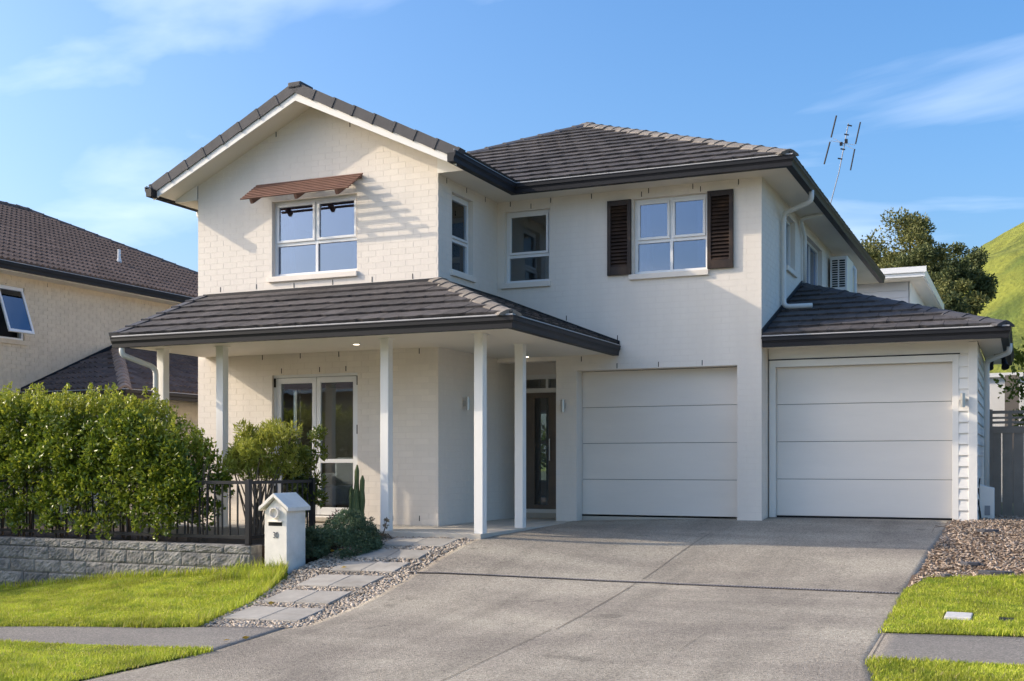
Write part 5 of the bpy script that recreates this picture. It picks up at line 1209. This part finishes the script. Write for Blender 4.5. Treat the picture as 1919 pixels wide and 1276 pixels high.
# ------------------------------------------------------------------ pebbles and bark
ico = bmesh.new(); bmesh.ops.create_icosphere(ico, subdivisions=1, radius=1); ico.verts.ensure_lookup_table(); IV = np.array([v.co[:] for v in ico.verts]); IF = np.array([[v.index for v in f.verts] for f in ico.faces]); ico.free()
def scatter(name, x, y, zoff, size, flat, mat, label, cat, seed, box=False, elong=1.4):
    rs = np.random.default_rng(seed); n = len(x); z = zs(x, y) + zoff
    base, fc = (IV, IF)
    s = size * rs.uniform(.55, 1.35, n); a = rs.uniform(0, 2 * np.pi, n); tl = rs.normal(0, .3, n)
    P = base[None] * (1 + rs.normal(0, .12, (n, len(base), 1))); P = P * np.stack([s * elong * rs.uniform(.8, 1.3, n), s, s * flat * rs.uniform(.7, 1.3, n)], 1)[:, None]
    ct_, st_ = np.cos(tl)[:, None], np.sin(tl)[:, None]; px, pz = P[..., 0] * ct_ - P[..., 2] * st_, P[..., 0] * st_ + P[..., 2] * ct_
    ca, sa = np.cos(a)[:, None], np.sin(a)[:, None]; X = px * ca - P[..., 1] * sa + x[:, None]; Y = px * sa + P[..., 1] * ca + y[:, None]; Z = pz + z[:, None]
    V = np.stack([X, Y, Z], -1).reshape(-1, 3); F = (fc[None] + np.arange(n)[:, None, None] * len(base)).reshape(-1, 3)
    return tag(npmesh(name, V, F, mat), label, cat, kind='stuff')
M['pebble'] = leaf_material('pebble_stone', (.19, .155, .12), (.58, .49, .39), .7, 0, .3)
M['chip'] = leaf_material('bark_chip', (.17, .115, .08), (.58, .47, .37), .85, 0, .2)
rs = np.random.default_rng(51); n = 20000; y = rs.uniform(8.66, 12.9, n); lft = np.interp(y, [8.66, 9.9, 10.9, 11.3, 12.2, 13.2], [-7.0, -7.28, -7.55, -7.72, -7.62, -7.42]); rgt = np.interp(y, [p[0] for p in DL], [p[1] for p in DL]) - .02; x = rs.uniform(lft, rgt + .04)
ok = np.ones(n, bool)
for a, b, y0, y1 in rows:
    sh = np.where(y0 < 9.5, .10, .05 if y0 < 10 else 0) * (y - y0) / (y1 - y0); ok &= ~((y > y0 - .004) & (y < y1 + .004) & (x > a - sh - .006) & (x < b - sh + .006))
x, y = x[ok], y[ok]; keep = rs.random(len(x)) < .82; x, y = x[keep], y[keep]
scatter('pebbles', x, y, -.012 + rs.uniform(-.01, .012, len(x)), .0145, .62, 'pebble', 'grey and tan pebbles around the stepping pavers', 'pebbles', 52)
n = 21000; x = rs.uniform(-1.06, 1.9, n); y = rs.uniform(11.95, 18.3, n); ok = (x > np.interp(y, [p[0] for p in DRI], [p[1] for p in DRI]) + .0) & (y > np.interp(x, [p[0] for p in RBK], [p[1] for p in RBK]) - .03) & ~((y > 16.68) & (x < -.55)); x, y = x[ok], y[ok]
scatter('bark_mulch', x, y, .008 + rs.uniform(-.004, .016, len(x)), .0135, .26, 'chip', 'pale bark and stone mulch in front of the garage corner', 'mulch', 53, elong=2.1)
M['slate'] = material('slate_stone', (.075, .075, .085), .6, .2, 20, .003, 60)
for i, (x, y, sx, sy, lab) in enumerate(((-.42, 15.43, .26, .16, 'flat dark slate lying on the mulch nearest the garage'), (-.52, 13.13, .24, .12, 'flat dark slate on the mulch nearest the lawn'), (-.28, 12.72, .34, .14, 'grey edging stone where lawn meets mulch'), (-.72, 12.50, .12, .10, 'small grey stone at the lawn corner by the drive'))):
    r2 = random.Random(i); pts = [(x + math.cos(a) * sx / 2 * r2.uniform(.8, 1.1), y + math.sin(a) * sy / 2 * r2.uniform(.8, 1.1), z1(x, y) + .012) for a in np.linspace(0, 2 * math.pi, 8)[:-1]]
    tag(MB().prism(pts, (0, 0, .035)).build('slate_stone', 'slate', bevel=.005), lab, 'stone', 'loose stones on the mulch')
M['cover'] = material('cover_concrete', (.55, .53, .50), .8, .2, 20)
tag(MB().box(-.61, -.40, 10.28, 10.62, z1(-.5, 10.45) - .03, z1(-.5, 10.45) + .03).build('toby_cover', 'cover', bevel=.008), 'pale concrete meter cover set in the right lawn', 'cover')
tag(MB().box(-.19, -.08, 10.28, 10.48, z1(-.13, 10.4) - .03, z1(-.13, 10.4) + .02).build('toby_cover', 'dark', bevel=.008), 'small black valve cover in the right lawn', 'cover')
# a few fallen leaves
LL = ['yellow leaf lying on the pebbles between paver rows', 'yellow leaf on the soil under the mounded bush', 'second yellow leaf close under the mounded bush', 'yellow leaf on the footpath nearest the lawn', 'yellow leaf on the footpath near the driveway joint', 'yellow leaf at the lawn edge of the path']
rs = np.random.default_rng(61)
for i, (x, y) in enumerate(((-7.05, 11.3), (-7.62, 11.95), (-7.55, 12.02), (-6.02, 8.1), (-6.1, 7.95), (-6.9, 9.7))):
    zz_ = z1(x, y) + .03; v, f = leaves(np.array([[x, y, zz_]]), np.array([[1., .4, .1]]), .07, .035, rs); tag(npmesh('fallen_leaf', v, f, 'yellow'), LL[i], 'leaf', 'fallen leaves')
